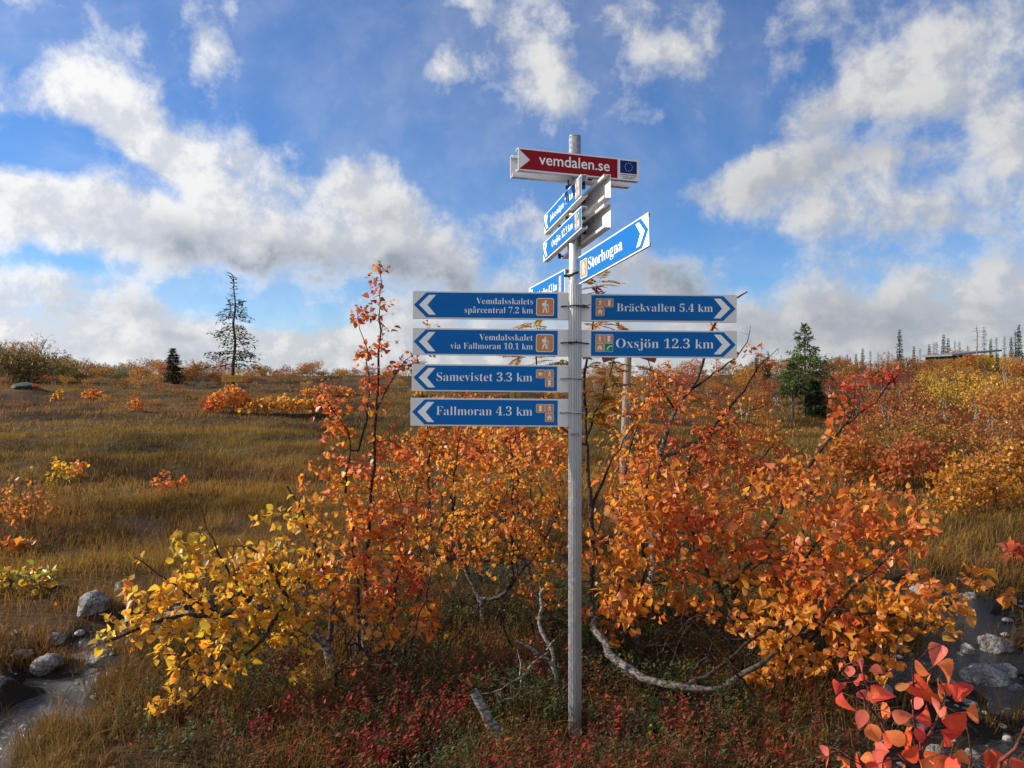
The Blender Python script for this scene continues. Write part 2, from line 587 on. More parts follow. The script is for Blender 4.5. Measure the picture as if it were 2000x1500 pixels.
M_CABR = simple('felt_roof', (0.13, 0.14, 0.16), 0.7, var=0.15)


def rock_mat():
    m_, N = mat('granite')
    tc = N.n('ShaderNodeTexCoord').outputs['Object']
    f = N.noise(tc, 5.0, 7, 0.65)
    g = N.noise(tc, 55.0, 4, 0.6)
    l = N.noise(N.v('ADD', tc, (3.1, 1.7, 9.2)), 11.0, 5, 0.6)
    base = N.mix(N.ss(f, 0.35, 0.68), (0.15, 0.145, 0.14, 1), (0.50, 0.49, 0.47, 1))
    base = N.mix(N.m('MULTIPLY', N.ss(g, 0.50, 0.62), 0.75), base, (0.06, 0.06, 0.06, 1))
    cr = N.noise(N.v('ADD', tc, (7.7, 2.2, 4.1)), 3.2, 6, 0.7, 1.2)
    base = N.mix(N.m('MULTIPLY', N.m('SUBTRACT', 1.0, N.ss(N.m('ABSOLUTE', N.m('SUBTRACT', cr, 0.5)), 0.004, 0.03)), 0.7), base, (0.05, 0.05, 0.045, 1))
    base = N.mix(N.m('MULTIPLY', N.ss(l, 0.60, 0.70), 0.55), base, (0.16, 0.17, 0.09, 1))
    hgt = N.m('ADD', N.m('MULTIPLY', f, 1.0), N.m('MULTIPLY', g, 0.25))
    p = principled(N, base, N.m('ADD', 0.5, N.m('MULTIPLY', g, 0.4)), 0, 0.4, bump(N, hgt, 1.0, 0.09))
    surf(N, p.outputs[0])
    return m_


M_ROCK = rock_mat()
M_ROCKD = simple('lichen_black_rock', (0.05, 0.055, 0.05), 0.9, var=0.3, scale=4, bumps=0.8)


def ground_mat():
    m_, N = mat('moor_soil')
    tc = N.n('ShaderNodeNewGeometry').outputs['Position']
    at_ = N.n('ShaderNodeAttribute', attribute_name='Col').outputs['Color']
    f = N.noise(tc, 6.0, 8, 0.7)
    g = N.noise(tc, 45.0, 4, 0.7)
    base = N.v('SCALE', at_, scale=N.m('ADD', 0.35, N.m('ADD', N.m('MULTIPLY', f, 0.7), N.m('MULTIPLY', g, 0.6))))
    p = principled(N, base, 0.9, 0, 0.2, bump(N, N.m('ADD', f, N.m('MULTIPLY', g, 0.4)), 1.0, 0.08))
    surf(N, p.outputs[0])
    return m_


def water_mat():
    m_, N = mat('brook_water')
    tc = N.n('ShaderNodeNewGeometry').outputs['Position']
    a = N.noise(N.v('MULTIPLY', tc, (1.0, 1.8, 1)), 22.0, 4, 0.6, 0.6)
    p = principled(N, (0.016, 0.013, 0.008, 1), 0.12, 0, 0.5, bump(N, N.m('ADD', a, N.m('MULTIPLY', N.noise(tc, 60.0, 3, 0.6), 0.4)), 0.9, 0.05))
    p.inputs['IOR'].default_value = 1.9
    surf(N, p.outputs[0])
    return m_


# ------------------------------------------------------------------ ground
def zone_col(x, y, tone=None):
    """natural ground-cover colour at a place: straw, olive, russet, heather, with tussock shade mixed in"""
    r = np.hypot(x, y)
    straw = np.array([0.215, 0.112, 0.026]); olive = np.array([0.100, 0.082, 0.017])
    russet = np.array([0.175, 0.070, 0.022]); heath = np.array([0.095, 0.036, 0.022]); dark = np.array([0.055, 0.042, 0.018])
    a = fbm(x * 0.5 + 3, y * 0.5, 51); b = fbm(x * 0.16, y * 0.3 + 9, 61); c = fbm(x * 1.7, y * 1.7, 71)
    band = np.exp(-((r - 21 - 3 * (a - .5)) / 5.0) ** 2)          # green wet belt across the fell
    wo = np.clip(0.25 + 1.3 * (b - 0.5) + 0.45 * band, 0, 1)[:, None]
    wr = np.clip(0.45 + 2.2 * (a - 0.5) - 0.5 * band, 0, 1)[:, None]
    wh = np.clip(2.6 * (c - 0.55) + np.where((x < -9) & (r > 24) & (r < 40), .55, 0) + np.clip((r - 70) / 20, 0, .7), 0, 1)[:, None]
    col = straw * (1 - wr) + russet * wr
    col = col * (1 - wo) + olive * wo
    col = col * (1 - wh * .8) + heath * wh * .8
    p_ = fbm(x * 0.9 + 40, y * 0.9, 101, 4); st = fbm(x * 0.22, y * 0.7 + 17, 103, 3)
    col = col * (0.50 + 1.15 * np.clip((p_ - .3) / .4, 0, 1) * (0.55 + .45 * st))[:, None]  # patchy plant tone, its dark spots also painting in tussock shadow
    gold = np.clip((st - .50) * 4, 0, .7)[:, None]
    col = col * (1 - gold) + np.array([0.27, 0.155, 0.032]) * gold
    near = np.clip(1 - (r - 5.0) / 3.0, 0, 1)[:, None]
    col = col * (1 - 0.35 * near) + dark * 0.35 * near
    return col


def build_ground():
    az = np.concatenate([np.linspace(-44, 44, 360), np.linspace(44, 316, 110)[1:-1]])
    az = np.radians(az)
    rad = np.concatenate([np.linspace(0.3, 3.0, 14)[:-1], np.geomspace(3.0, 480, 250)])
    A, Rr = np.meshgrid(az, rad)
    X = (Rr * np.sin(A)).ravel(); Y = (Rr * np.cos(A)).ravel()
    Z = H(X, Y)
    n, m_ = len(az), len(rad)
    V = np.vstack([np.stack([X, Y, Z], 1), [[0, 0, h1(0, 0.01)]]])
    i = np.arange(m_ - 1)[:, None] * n; j = np.arange(n)[None, :]; k = (np.arange(n)[None, :] + 1) % n
    q = np.stack([i + j, i + n + j, i + n + k, i + k], -1).reshape(-1, 4)[:, ::-1]
    fan = np.stack([np.full(n, n * m_), np.arange(n), (np.arange(n) + 1) % n], 1)[:, ::-1]
    idx = np.concatenate([q.ravel(), fan.ravel()])
    st = np.concatenate([np.arange(len(q)) * 4, len(q) * 4 + np.arange(n) * 3])
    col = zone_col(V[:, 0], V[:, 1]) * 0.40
    d, wd = stream_d(V[:, 0], V[:, 1])
    mud = np.clip((wd + 0.34 - d) / 0.25, 0, 1)[:, None]
    col = col * (1 - mud) + np.array([0.026, 0.019, 0.013]) * mud
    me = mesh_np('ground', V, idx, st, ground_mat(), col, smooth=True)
    tag(link('ground', me), kind='structure')


build_ground()
# brook water: one sheet, showing where the bed lies below it
wv, wf, ws = [], [], []
gx = np.linspace(-5.5, 6.5, 60); gy = np.linspace(1.4, 9.2, 40)
GX, GY = np.meshgrid(gx, gy)
wV = np.stack([GX.ravel(), GY.ravel(), np.full(GX.size, WATER_Z)], 1)
dW, wW = stream_d(wV[:, 0], wV[:, 1])
ii = (np.arange(39)[:, None] * 60 + np.arange(59)[None, :]).ravel()
q = np.stack([ii, ii + 1, ii + 61, ii + 60], 1)
keep = (dW[q] < 0.95).any(1)
q = q[keep]
tag(link('water', mesh_np('water', wV, q.ravel(), np.arange(len(q)) * 4, water_mat())), kind='structure')

# ------------------------------------------------------------------ plant machinery
LEAF_BIRCH = np.array([(0, 0, 0), (.14, -.26, .05), (.40, -.41, .09), (.72, -.25, .05), (1, 0, -.08), (.72, .25, .05), (.40, .41, .09), (.14, .26, .05), (.45, 0, 0)])
LF_BIRCH = [(0, 8, 2, 1), (8, 4, 3, 2), (0, 7, 6, 8), (8, 6, 5, 4)]
LEAF_OVAL = np.array([(0, 0, 0), (.35, -.24, .04), (.8, -.16, .02), (1, 0, -.03), (.8, .16, .02), (.35, .24, .04)])
LF_OVAL = [(0, 3, 2, 1), (0, 5, 4, 3)]
LEAF_FAR = np.array([(0, 0, 0), (.45, -.42, .08), (1, 0, -.05), (.45, .42, .08)])
LF_FAR = [(0, 2, 1), (0, 3, 2)]
th = []
for s in (-1, 1):
    pass
_prof = [(0.0, 0.0), (.05, .16), (.14, .31), (.24, .39), (.30, .385), (.36, .425), (.42, .39), (.50, .40), (.56, .345), (.64, .33), (.70, .26), (.78, .225), (.84, .15), (.92, .085), (1.0, 0.0)]


def hero_leaf():
    """serrated birch leaf, cupped about the midrib"""
    V = []
    for (t, w) in _prof:
        cz = -0.16 * (t - 0.25) ** 2
        V.append((t, 0, cz))
    L = [(t, -w, -0.16 * (t - .25) ** 2 + .22 * w * w * 1.6 + .05 * w) for (t, w) in _prof[1:-1]]
    Rr = [(t, w, -0.16 * (t - .25) ** 2 + .22 * w * w * 1.6 + .05 * w) for (t, w) in _prof[1:-1]]
    n = len(_prof); k = n - 2
    F_ = []
    oL, oR = n, n + k
    for i in range(n - 1):
        l0 = oL + i - 1 if i > 0 else None; l1 = oL + i if i < k else None
        r0 = oR + i - 1 if i > 0 else None; r1 = oR + i if i < k else None
        F_.append(tuple(x for x in (i, i + 1, l1, l0) if x is not None))
        F_.append(tuple(x for x in (i + 1, i, r0, r1) if x is not None))
    return np.array(V + L + Rr), F_


LEAF_HERO, LF_HERO = hero_leaf()


def norm(a):
    return a / (np.linalg.norm(a, axis=-1, keepdims=True) + 1e-9)


def leaves_mesh(name, P, D, Nn, S, colr, mat_, tmpl=LEAF_BIRCH, tf=LF_BIRCH, curl=None, veins=False):
    P = np.asarray(P, float); D = norm(np.asarray(D, float)); Nn = np.asarray(Nn, float)
    B = norm(np.cross(Nn, D)); Nn = np.cross(D, B)
    S = np.asarray(S, float)[:, None, None]
    t = tmpl[None].repeat(len(P), 0).copy()
    if curl is not None:
        c = np.asarray(curl)[:, None]
        t[:, :, 2] += c * (np.abs(t[:, :, 1]) * 1.2) - c * 0.5 * t[:, :, 0] ** 2
    V = P[:, None] + S * (t[:, :, 0:1] * D[:, None] + t[:, :, 1:2] * B[:, None] + t[:, :, 2:3] * Nn[:, None])
    nv = len(tmpl)
    flat = np.array([i for f in tf for i in f]); ln = np.array([len(f) for f in tf])
    idx = (np.arange(len(P))[:, None] * nv + flat[None]).ravel()
    tot = np.tile(ln, len(P)); st = np.concatenate([[0], np.cumsum(tot)[:-1]])
    cols = np.repeat(np.asarray(colr), nv, 0)
    me = mesh_np(name, V.reshape(-1, 3), idx, st, mat_, cols)
    if veins:
        a = me.attributes.new('Leaf', 'FLOAT_VECTOR', 'POINT')
        a.data.foreach_set('vector', np.tile(tmpl, (len(P), 1)).astype(np.float32).ravel())
    return me


class Plant:
    """a woody skeleton that is grown towards scattered twig ends"""
    def __init__(self, seed):
        self.r = np.random.default_rng(seed)
        self.pos, self.par, self.fix, self.col = [], [], [], []
        self.paths = []            # list of node index lists

    def stem(self, pts, r0, r1, step=0.07, jit=0.35, attach=None):
        pts = np.array(pts, float)
        # Catmull-like dense resample
        seg = np.linalg.norm(np.diff(pts, axis=0), axis=1); s = np.concatenate([[0], np.cumsum(seg)])
        n = max(3, int(s[-1] / step) + 1)
        u = np.linspace(0, s[-1], n)
        P = np.stack([np.interp(u, s, pts[:, k]) for k in range(3)], 1)
        for _ in range(2):
            P[1:-1] = (P[:-2] + 2 * P[1:-1] + P[2:]) / 4
        P[1:-1] += self.r.normal(0, 1, (n - 2, 3)) * step * jit * 0.25
        ids = []
        prev = -1
        if attach is not None and self.pos:
            prev = self.nearest(P[0])
            ids.append(prev)
        for i, p in enumerate(P):
            self.pos.append(p); self.par.append(prev); self.fix.append(r0 + (r1 - r0) * i / (n - 1))
            prev = len(self.pos) - 1
            ids.append(prev)
        self.paths.append(ids)
        return ids

    def nearest(self, p):
        A = np.array(self.pos)
        return int(np.argmin(((A - p) ** 2).sum(1)))

    def grow(self, T, step=0.06, lift=0.12, wig=0.16, upbias=0.6):
        """connect each target to the skeleton, nearest first"""
        T = np.asarray(T, float)
        cap = len(self.pos) + len(T) * 40
        A = np.zeros((cap, 3)); n = len(self.pos); A[:n] = np.array(self.pos)
        d0 = np.array([((A[:n] - t) ** 2).sum(1).min() for t in T])
        ends = []
        for ti in np.argsort(d0):
            t = T[ti]
            dv = t - A[:n]
            d = np.sqrt((dv ** 2).sum(1))
            cost = d + upbias * np.clip(-dv[:, 2], 0, None) * 0.5      # rather grow upwards than down
            i = int(np.argmin(cost)); a = A[i].copy(); L = d[i]
            if L < 0.015:
                continue
            k = max(2, int(math.ceil(L / step)))
            ctrl = (a + t) / 2 + np.array([0, 0, -lift * L]) + self.r.normal(0, wig * L, 3)
            if self.par[i] >= 0:
                pd = a - A[self.par[i]]
                ctrl += pd / (np.linalg.norm(pd) + 1e-6) * 0.22 * L
            prev = i; ids = [i]
            for q_ in range(1, k + 1):
                u = q_ / k
                p = (1 - u) ** 2 * a + 2 * u * (1 - u) * ctrl + u * u * t
                if q_ < k:
                    p = p + self.r.normal(0, 0.05 * step, 3)
                self.pos.append(p); self.par.append(prev); self.fix.append(0.0)
                A[n] = p; prev = n; n += 1
                ids.append(prev)
            self.paths.append(ids)
            ends.append(ids)
        return ends

    def radii(self, rt=0.0011, p=0.47, mx=0.02):
        n = len(self.pos); cnt = np.zeros(n)
        ch = np.zeros(n)
        for q_ in self.par:
            if q_ >= 0: ch[q_] += 1
        for i in range(n - 1, -1, -1):
            if ch[i] == 0: cnt[i] = max(cnt[i], 1)
            if self.par[i] >= 0: cnt[self.par[i]] += cnt[i]
        r = np.minimum(rt * np.maximum(cnt, 1) ** p, mx)
        f = np.array(self.fix)
        return np.where(f > 0, f, r)

    def wood(self, name, parent, thin=(0.050, 0.026, 0.020), thick=(0.23, 0.215, 0.19), r_lo=0.010, r_hi=0.026, rt=0.0011, mx=0.02, rmin=0.0, mat_=None, origin=(0, 0, 0)):
        r = np.maximum(self.radii(rt, mx=mx), rmin)
        P = np.array(self.pos) - np.array(origin)
        Vs, idx, tot, cols = [], [], [], []
        b = 0
        for ids in self.paths:
            rr = r[ids].copy()
            if self.fix[ids[-1]] == 0:
                if len(rr) > 1: rr[0] = min(rr[0], rr[1] * 1.25)
                rr[-1] *= 0.5
            sides = 9 if rr.max() > 0.02 else (6 if rr.max() > 0.008 else 4)
            V, fa = tube_arrays(P[ids], rr, sides)
            if sides >= 6:
                V = V + self.r.normal(0, 1, V.shape) * rr.max() * 0.07
            Vs.append(V)
            fa = np.array(fa) + b
            idx.append(fa.ravel()); tot.append(len(fa))
            k = np.clip((rr - r_lo) / (r_hi - r_lo), 0, 1)[:, None]
            cc = np.array(thin) * (1 - k) + np.array(thick) * k
            cols.append(np.repeat(cc, sides, 0))
            b += len(V)
        me = mesh_np(name, np.vstack(Vs), np.concatenate(idx), np.arange(sum(tot)) * 4, mat_ or M_BARK, np.vstack(cols), smooth=True)
        return link(name, me, parent)

    def leaf_sites(self, ends, per=6, span=0.22, spread=0.9, grav=0.35, petiole=0.02):
        P, D, N_ = [], [], []
        for ids in ends:
            pts = np.array([self.pos[i] for i in ids])
            seg = np.linalg.norm(np.diff(pts, axis=0), axis=1); s = np.concatenate([[0], np.cumsum(seg)])
            n = max(1, int(round(self.r.normal(per, per * 0.25))))
            lo = max(0, s[-1] - span)
            for q_ in range(n):
                u = s[-1] if q_ < 2 else self.r.uniform(lo, s[-1])
                p = np.array([np.interp(u, s, pts[:, k]) for k in range(3)])
                tdir = pts[-1] - pts[-2]; tdir = tdir / (np.linalg.norm(tdir) + 1e-9)
                d = tdir * 0.7 + self.r.normal(0, spread, 3) + np.array([0, 0, -grav])
                d /= np.linalg.norm(d)
                P.append(p + d * petiole); D.append(d)
                N_.append(self.r.normal(0, 1, 3) + np.array([0, 0, 0.9]))
        return np.array(P), np.array(D), np.array(N_)


def pal(r, n, cs, ws, jit=0.12):
    cs = np.array(cs, float)
    i = r.choice(len(cs), n, p=np.array(ws) / np.sum(ws))
    c = cs[i]
    j = r.choice(len(cs), n, p=np.array(ws) / np.sum(ws))
    u = r.uniform(0, 0.5, (n, 1))
    c = c * (1 - u) + cs[j] * u
    return np.clip(c * (1 + r.normal(0, jit, (n, 1))) * (1 + r.normal(0, jit * .4, (n, 3))), 0.004, 0.95)


YEL = (0.66, 0.37, 0.035); GOLD = (0.63, 0.285, 0.028); ORA = (0.62, 0.20, 0.028); DORA = (0.46, 0.13, 0.025)
REDO = (0.50, 0.095, 0.03); RED = (0.40, 0.03, 0.03); LIME = (0.28, 0.28, 0.03); BRN = (0.20, 0.075, 0.025); PINK = (0.56, 0.17, 0.09)


DENS = 0.50


def blob_targets(r, lst):
    out = []
    for (px, py, Y, rx, ry, rY, n) in lst:
        n = max(3, int(n * DENS)) if n > 16 else n
        q_ = r.normal(0, 1, (n, 3)); q_ /= np.linalg.norm(q_, axis=1)[:, None]
        q_ *= r.uniform(0, 1, (n, 1)) ** 0.45
        c = at(px, py, Y)
        out.append(c + q_ * np.array([rx / F * Y, rY, ry / F * Y]))
    T = np.vstack(out)
    g = H(T[:, 0], T[:, 1])
    return T[T[:, 2] > g + 0.05]


def S_(pts):
    return [at(*p) for p in pts]
# ------------------------------------------------------------------ lettering
ACC = {'å': ('a', 'r'), 'ä': ('a', 'd'), 'ö': ('o', 'd')}


def serif_ch(c):
    if 'A' <= c <= 'Z': return chr(0x1D400 + ord(c) - 65)
    if 'a' <= c <= 'z': return chr(0x1D41A + ord(c) - 97)
    if '0' <= c <= '9': return chr(0x1D7CE + ord(c) - 48)
    return c


def text_polys(body, serif=True, weight=0.0):
    """list of polygons (2D) of one line of lettering in em units and its bounds"""
    def conv(s):
        if not serif: return s
        return ''.join(serif_ch(ACC[c][0]) if c in ACC else serif_ch(c) for c in s)

    def poly(s):
        cu = bpy.data.curves.new('t', 'FONT')
        cu.body = conv(s)
        cu.size = 1.0
        cu.offset = weight
        cu.resolution_u = 3
        ob = bpy.data.objects.new('t', cu)
        COL.objects.link(ob)
        bpy.context.view_layer.update()
        me = bpy.data.meshes.new_from_object(ob.evaluated_get(bpy.context.evaluated_depsgraph_get()))
        V = np.array([v.co[:2] for v in me.vertices]).reshape(-1, 2)
        Fc = [tuple(p.vertices) for p in me.polygons]
        bpy.data.objects.remove(ob); bpy.data.curves.remove(cu); bpy.data.meshes.remove(me)
        return V, Fc
    V, Fc = poly(body)
    out = [[V[i] for i in f] for f in Fc]
    if serif:
        for i, c in enumerate(body):
            if c in ACC:
                a, _ = poly(body[:i + 1]); o, _ = poly(ACC[c][0])
                x1 = a[:, 0].max(); w = o[:, 0].max() - o[:, 0].min(); top = o[:, 1].max()
                cx = x1 - w * 0.52
                ang = np.linspace(0, 2 * math.pi, 13)[:-1]
                if ACC[c][1] == 'd':
                    for sx in (-.11, .11):
                        out.append([np.array((cx + sx + .062 * math.cos(t), top + .12 + .062 * math.sin(t))) for t in ang])
                else:
                    for k in range(12):
                        a0, a1 = ang[k], ang[(k + 1) % 12]
                        out.append([np.array((cx + rr * math.cos(t), top + .14 + rr * math.sin(t))) for rr, t in ((.06, a0), (.11, a0), (.11, a1), (.06, a1))])
    return out, V


CAPH = {}


def cap_height(serif):
    if serif not in CAPH:
        _, V = text_polys('T', serif)
        CAPH[serif] = V[:, 1].max()
    return CAPH[serif]


def put_text(mb, body, x0, x1, base, cap, y, serif=True, weight=-0.004, mi=0):
    polys, V = text_polys(body, serif, weight)
    sx = (x1 - x0) / (V[:, 0].max() - V[:, 0].min()); sz = cap / cap_height(serif)
    ox = V[:, 0].min()
    for p in polys:
        mb.poly([(x0 + (q_[0] - ox) * sx, y, base + q_[1] * sz) for q_ in p], mi)


def ngon(cx, cz, r, n=14):
    return [(cx + r * math.cos(2 * math.pi * i / n), cz + r * math.sin(2 * math.pi * i / n)) for i in range(n)]


def seg(a, b, w0, w1):
    d = np.array(b) - np.array(a); d = d / np.linalg.norm(d); n_ = np.array((-d[1], d[0]))
    a, b = np.array(a), np.array(b)
    return [tuple(a + n_ * w0 / 2), tuple(a - n_ * w0 / 2), tuple(b - n_ * w1 / 2), tuple(b + n_ * w1 / 2)]


def icon(kind):
    if kind == 'hiker_stick':
        return [ngon(.03, .34, .06), [(-.06, .27), (.08, .27), (.08, -.02), (-.06, -.02)], seg((-.02, .0), (-.14, -.36), .10, .07), seg((.03, 0), (.12, -.36), .10, .07),
                [(-.17, .25), (-.07, .25), (-.07, .02), (-.17, .04)], seg((.06, .2), (.2, .06), .06, .05), seg((.21, .16), (.19, -.36), .03, .03)]
    if kind == 'hiker':
        return [ngon(.0, .33, .07), [(-.09, .26), (.10, .26), (.08, -.04), (-.06, -.04)], seg((-.01, .0), (-.15, -.36), .11, .09), seg((.03, 0), (.15, -.36), .11, .09),
                seg((.08, .2), (.2, .0), .07, .06), seg((-.08, .2), (-.2, .02), .07, .06)]
    if kind == 'house':
        return [[(-.34, .0), (0, .32), (.34, .0), (.25, .0), (0, .23), (-.25, .0)], [(-.24, -.02), (0, .2), (.24, -.02), (.24, -.3), (.08, -.3), (.08, -.06), (-.08, -.06), (-.08, -.3), (-.24, -.3)]]
    if kind == 'tower':
        return [[(-.2, .36), (-.1, .36), (-.1, .3), (-.05, .3), (-.05, .36), (.05, .36), (.05, .3), (.1, .3), (.1, .36), (.2, .36), (.2, .2), (-.2, .2)],
                [(-.14, .2), (.14, .2), (.16, -.28), (-.16, -.28)], [(-.2, -.28), (.2, -.28), (.2, -.36), (-.2, -.36)]]
    if kind == 'cup':
        return [[(-.28, .16), (.16, .16), (.14, -.10), (-.2, -.10)], [(.16, .12), (.28, .12), (.28, -.02), (.15, -.04), (.15, .02), (.22, .03), (.22, .07), (.16, .07)], [(-.32, -.16), (.24, -.16), (.24, -.21), (-.32, -.21)]]
    if kind == 'phone':
        pts = []
        for t in np.linspace(0.05, 1.52, 8): pts.append((.32 - .56 * math.cos(t) , -.28 + .56 * math.sin(t)))
        for t in np.linspace(1.52, 0.05, 8): pts.append((.32 - .44 * math.cos(t), -.28 + .44 * math.sin(t)))
        return [pts, seg((-.24, -.26), (-.06, -.26), .16, .14), seg((.31, .27), (.31, .10), .16, .14)]
    return []


def rrect(cx, cz, w, h, r):
    pts = []
    for (sx, sz, a0) in ((1, 1, 0), (-1, 1, 90), (-1, -1, 180), (1, -1, 270)):
        for k in range(4):
            a = R(a0 + 30 * k)
            pts.append((cx + sx * (w / 2 - r) + r * math.cos(a), cz + sz * (h / 2 - r) + r * math.sin(a)))
    return pts


post = empty('signpost', (0.3075, 3.75, h1(0.3075, 3.75)))
tag(post, 'tall galvanised signpost carrying blue and red direction boards among the birches', 'signpost')
PZ = post.location.z


def local_board(P0, P1, roll=0.0):
    P0, P1 = Vector(P0), Vector(P1)
    ex = (P1 - P0).normalized()
    ez = Vector((0, 0, 1)); ez = (ez - ex * ez.dot(ex)).normalized()
    ey = ez.cross(ex)
    M = Matrix((ex, ey, ez)).transposed().to_4x4()
    M.translation = (P0 + P1) / 2
    return M, (P1 - P0).length


def board(P0, P1, h, label, point=None, foil=None, texts=(), pics=(), plate_ext=(0, 0), depth=0.026, chev=True, red=False, tie=None, grooves=None, bare=False, clamps=()):
    """P0/P1: left and right end seen from the front. Measures in metres from the board centre."""
    M, L = local_board(P0, P1)
    b = MB()
    x0, x1 = -L / 2, L / 2
    b.box(x0, x1, 0, 0.003, -h / 2, h / 2)
    b.box(x0, x1, 0.0032, depth, h / 2 - 0.0035, h / 2 - 0.0003)
    b.box(x0, x1, 0.0032, depth, -h / 2 + 0.0003, -h / 2 + 0.0035)
    b.box(x0, x1, depth + .0002, depth + 0.003, h / 2 - 0.014, h / 2 - 0.0006)
    b.box(x0, x1, depth + .0002, depth + 0.003, -h / 2 + 0.0006, -h / 2 + 0.014)
    if grooves:
        for gx_ in grooves:
            b.box(gx_ - 0.0022, gx_ + 0.0022, -0.0022, -0.0002, -h / 2 + .001, h / 2 - .001)
    o = b.build('signboard', M_ALU, post, bevel=0.0008)
    o.matrix_local = Matrix.Translation(-post.location) @ M
    o['label'] = label
    if not bare:
        fx0, fx1 = foil
        fz0, fz1 = -h / 2 + 0.007, h / 2 - 0.007
        mid = 0.0
        f = MB()
        if red:
            f.prism([(fx0, fz1), (fx0 + 0.054, mid), (fx0, fz0), (fx1, fz0), (fx1, fz1)], -0.0012, -0.0002)
        elif point == 'L':
            k = (fz1 - fz0) / 2 * 1.0
            f.prism([(fx0, mid), (fx0 + k, fz0), (fx1, fz0), (fx1, fz1), (fx0 + k, fz1)], -0.0012, -0.0002)
        elif point == 'R':
            k = (fz1 - fz0) / 2 * 1.0
            f.prism([(fx1, mid), (fx1 - k, fz1), (fx0, fz1), (fx0, fz0), (fx1 - k, fz0)], -0.0012, -0.0002)
        f.build('foil_panel', M_RED if red else M_BLUE, o)
        if chev:
            a = MB()
            hz = (fz1 - fz0) / 2 * 0.80
            w = 0.040
            if point == 'L':
                t = fx0 + 0.026
                a.prism([(t, 0), (t + hz, -hz), (t + hz + w * .82, -hz), (t + w, 0), (t + hz + w * .82, hz), (t + hz, hz)], -0.0022, -0.0014)
            else:
                t = fx1 - 0.026
                a.prism([(t, 0), (t - hz, hz), (t - hz - w * .82, hz), (t - w, 0), (t - hz - w * .82, -hz), (t - hz, -hz)], -0.0022, -0.0014)
            a.build('arrow', M_WHITE, o)
    for (body, tx0, tx1, base, cap, ser, wgt, dark) in texts:
        t_ = MB()
        put_text(t_, body, tx0, tx1, base, cap, -0.0024 if not dark else -0.0012, ser, wgt)
        t_.build('lettering', M_INK if dark else M_WHITE, o)
    for (kind, cx, cz, s) in pics:
        p = MB()
        p.prism(rrect(cx, cz, s, s, s * .12), -0.0020, -0.0014, 0)
        p.prism(rrect(cx, cz, s * .93, s * .93, s * .10), -0.0027, -0.0021, 1)
        for pg in icon(kind):
            p.poly([(cx + q_[0] * s * .92, -0.0033, cz + q_[1] * s * .92) for q_ in pg], 0)
        p.build('pictogram', [M_WHITE, M_GREEN if kind == 'phone' else M_BROWN], o)
    for (cx, cz) in clamps:
        c = MB()
        c.box(cx - .010, cx + .010, depth + .0035, depth + .016, cz - .012, cz + .012)
        c.tube([(cx, depth + .016, cz), (cx, depth + .030, cz)], [.0045, .0045], 6)
        c.build('clamp_bolt', M_BLACK, o)
    if tie:
        (tx0, tx1, tz, m_, knot) = tie
        t_ = MB()
        n_ = 15
        pts = []
        for i in range(n_):
            u = i / (n_ - 1)
            x = tx0 + (tx1 - tx0) * u
            pts.append((x, -0.010 - 0.030 * math.exp(-((x - tie_c[0]) / 0.034) ** 4) + 0.008 * (u in (0, 1)), tz + 0.004 * math.sin(3 * u + tx0)))
        t_.tube(pts, [0.0034] * n_, 6)
        if knot is not None:
            t_.box(knot - .008, knot + .008, -0.050, -0.036, tz - .007, tz + .007)
            t_.tube([(knot, -.047, tz), (knot + .02, -.054, tz + .003), (knot + .034, -.05, tz + .009)], [.003, .0025, .002], 5)
        t_.build('cable_tie', m_, o)
    return o


tie_c = [0.0]
PXM = 3.75 / F                                # metres per photo pixel at the post


def flat_board(xl, yl0, yl1, xr, yr0, yr1, label, point, fx, texts, pics, tie=None, grooves=()):
    """board square to the camera at the post's distance, measured in photo pixels"""
    P0 = at(xl, (yl0 + yl1) / 2, 3.75 - .002); P1 = at(xr, (yr0 + yr1) / 2, 3.75 - .002)
    h = ((yl1 - yl0) + (yr1 - yr0)) / 2 * PXM
    cx, cy = (xl + xr) / 2, (yl0 + yl1 + yr0 + yr1) / 4
    X = lambda x: (x - cx) * PXM
    Z = lambda y: (cy - y) * PXM
    tx = [(b_, X(a0), X(a1), Z(bs), cp * PXM, True, -0.011, False) for (b_, a0, a1, bs, cp) in texts]
    pc = [(k, X(x), Z(y), s * PXM) for (k, x, y, s) in pics]
    tie_c[0] = X(1122.5)
    t = None
    if tie: t = (X(tie[0]), X(tie[1]), Z(tie[2]), tie[3], None if tie[4] is None else X(tie[4]))
    return board(P0, P1, h, label, point, (X(fx[0]), X(fx[1])), tx, pc, tie=t, grooves=[X(g) for g in grooves])


GL = (1099, 1104, 1106.5)
flat_board(806, 568, 622, 1112, 571, 625, 'blue board to the left reading Vemdalsskalets spårcentral 7.2 km', 'L', (808.5, 1089),
           [('Vemdalsskalets', 930, 1041, 594, 12.0), ('spårcentral 7.2 km', 907.5, 1041, 611.5, 12.0)],
           [('hiker_stick', 1064.5, 598.5, 34.5)], (1096, 1150, 598, M_BLACK, 1138), GL)
flat_board(805.5, 640.5, 693, 1112, 643.5, 696.5, 'blue board to the left reading Vemdalsskalet via Fallmoran 10.1 km', 'L', (808, 1089),
           [('Vemdalsskalet', 936, 1040.5, 664.6, 12.0), ('via Fallmoran 10.1 km', 880, 1040.5, 681.8, 12.0)],
           [('hiker_stick', 1064, 669, 34.5)], (1095, 1150, 669, M_BLACK, 1112), GL)
flat_board(804.5, 711, 763.5, 1112, 713, 767, 'blue board to the left reading Samevistet 3.3 km', 'L', (807.5, 1088),
           [('Samevistet 3.3 km', 853, 1039.5, 744.6, 16.6)],
           [('cup', 1055.3, 729.5, 16.8), ('hiker', 1073, 729.5, 16.8), ('tower', 1073, 746.8, 16.8)], (1095, 1140, 739, M_STEEL, None), GL)
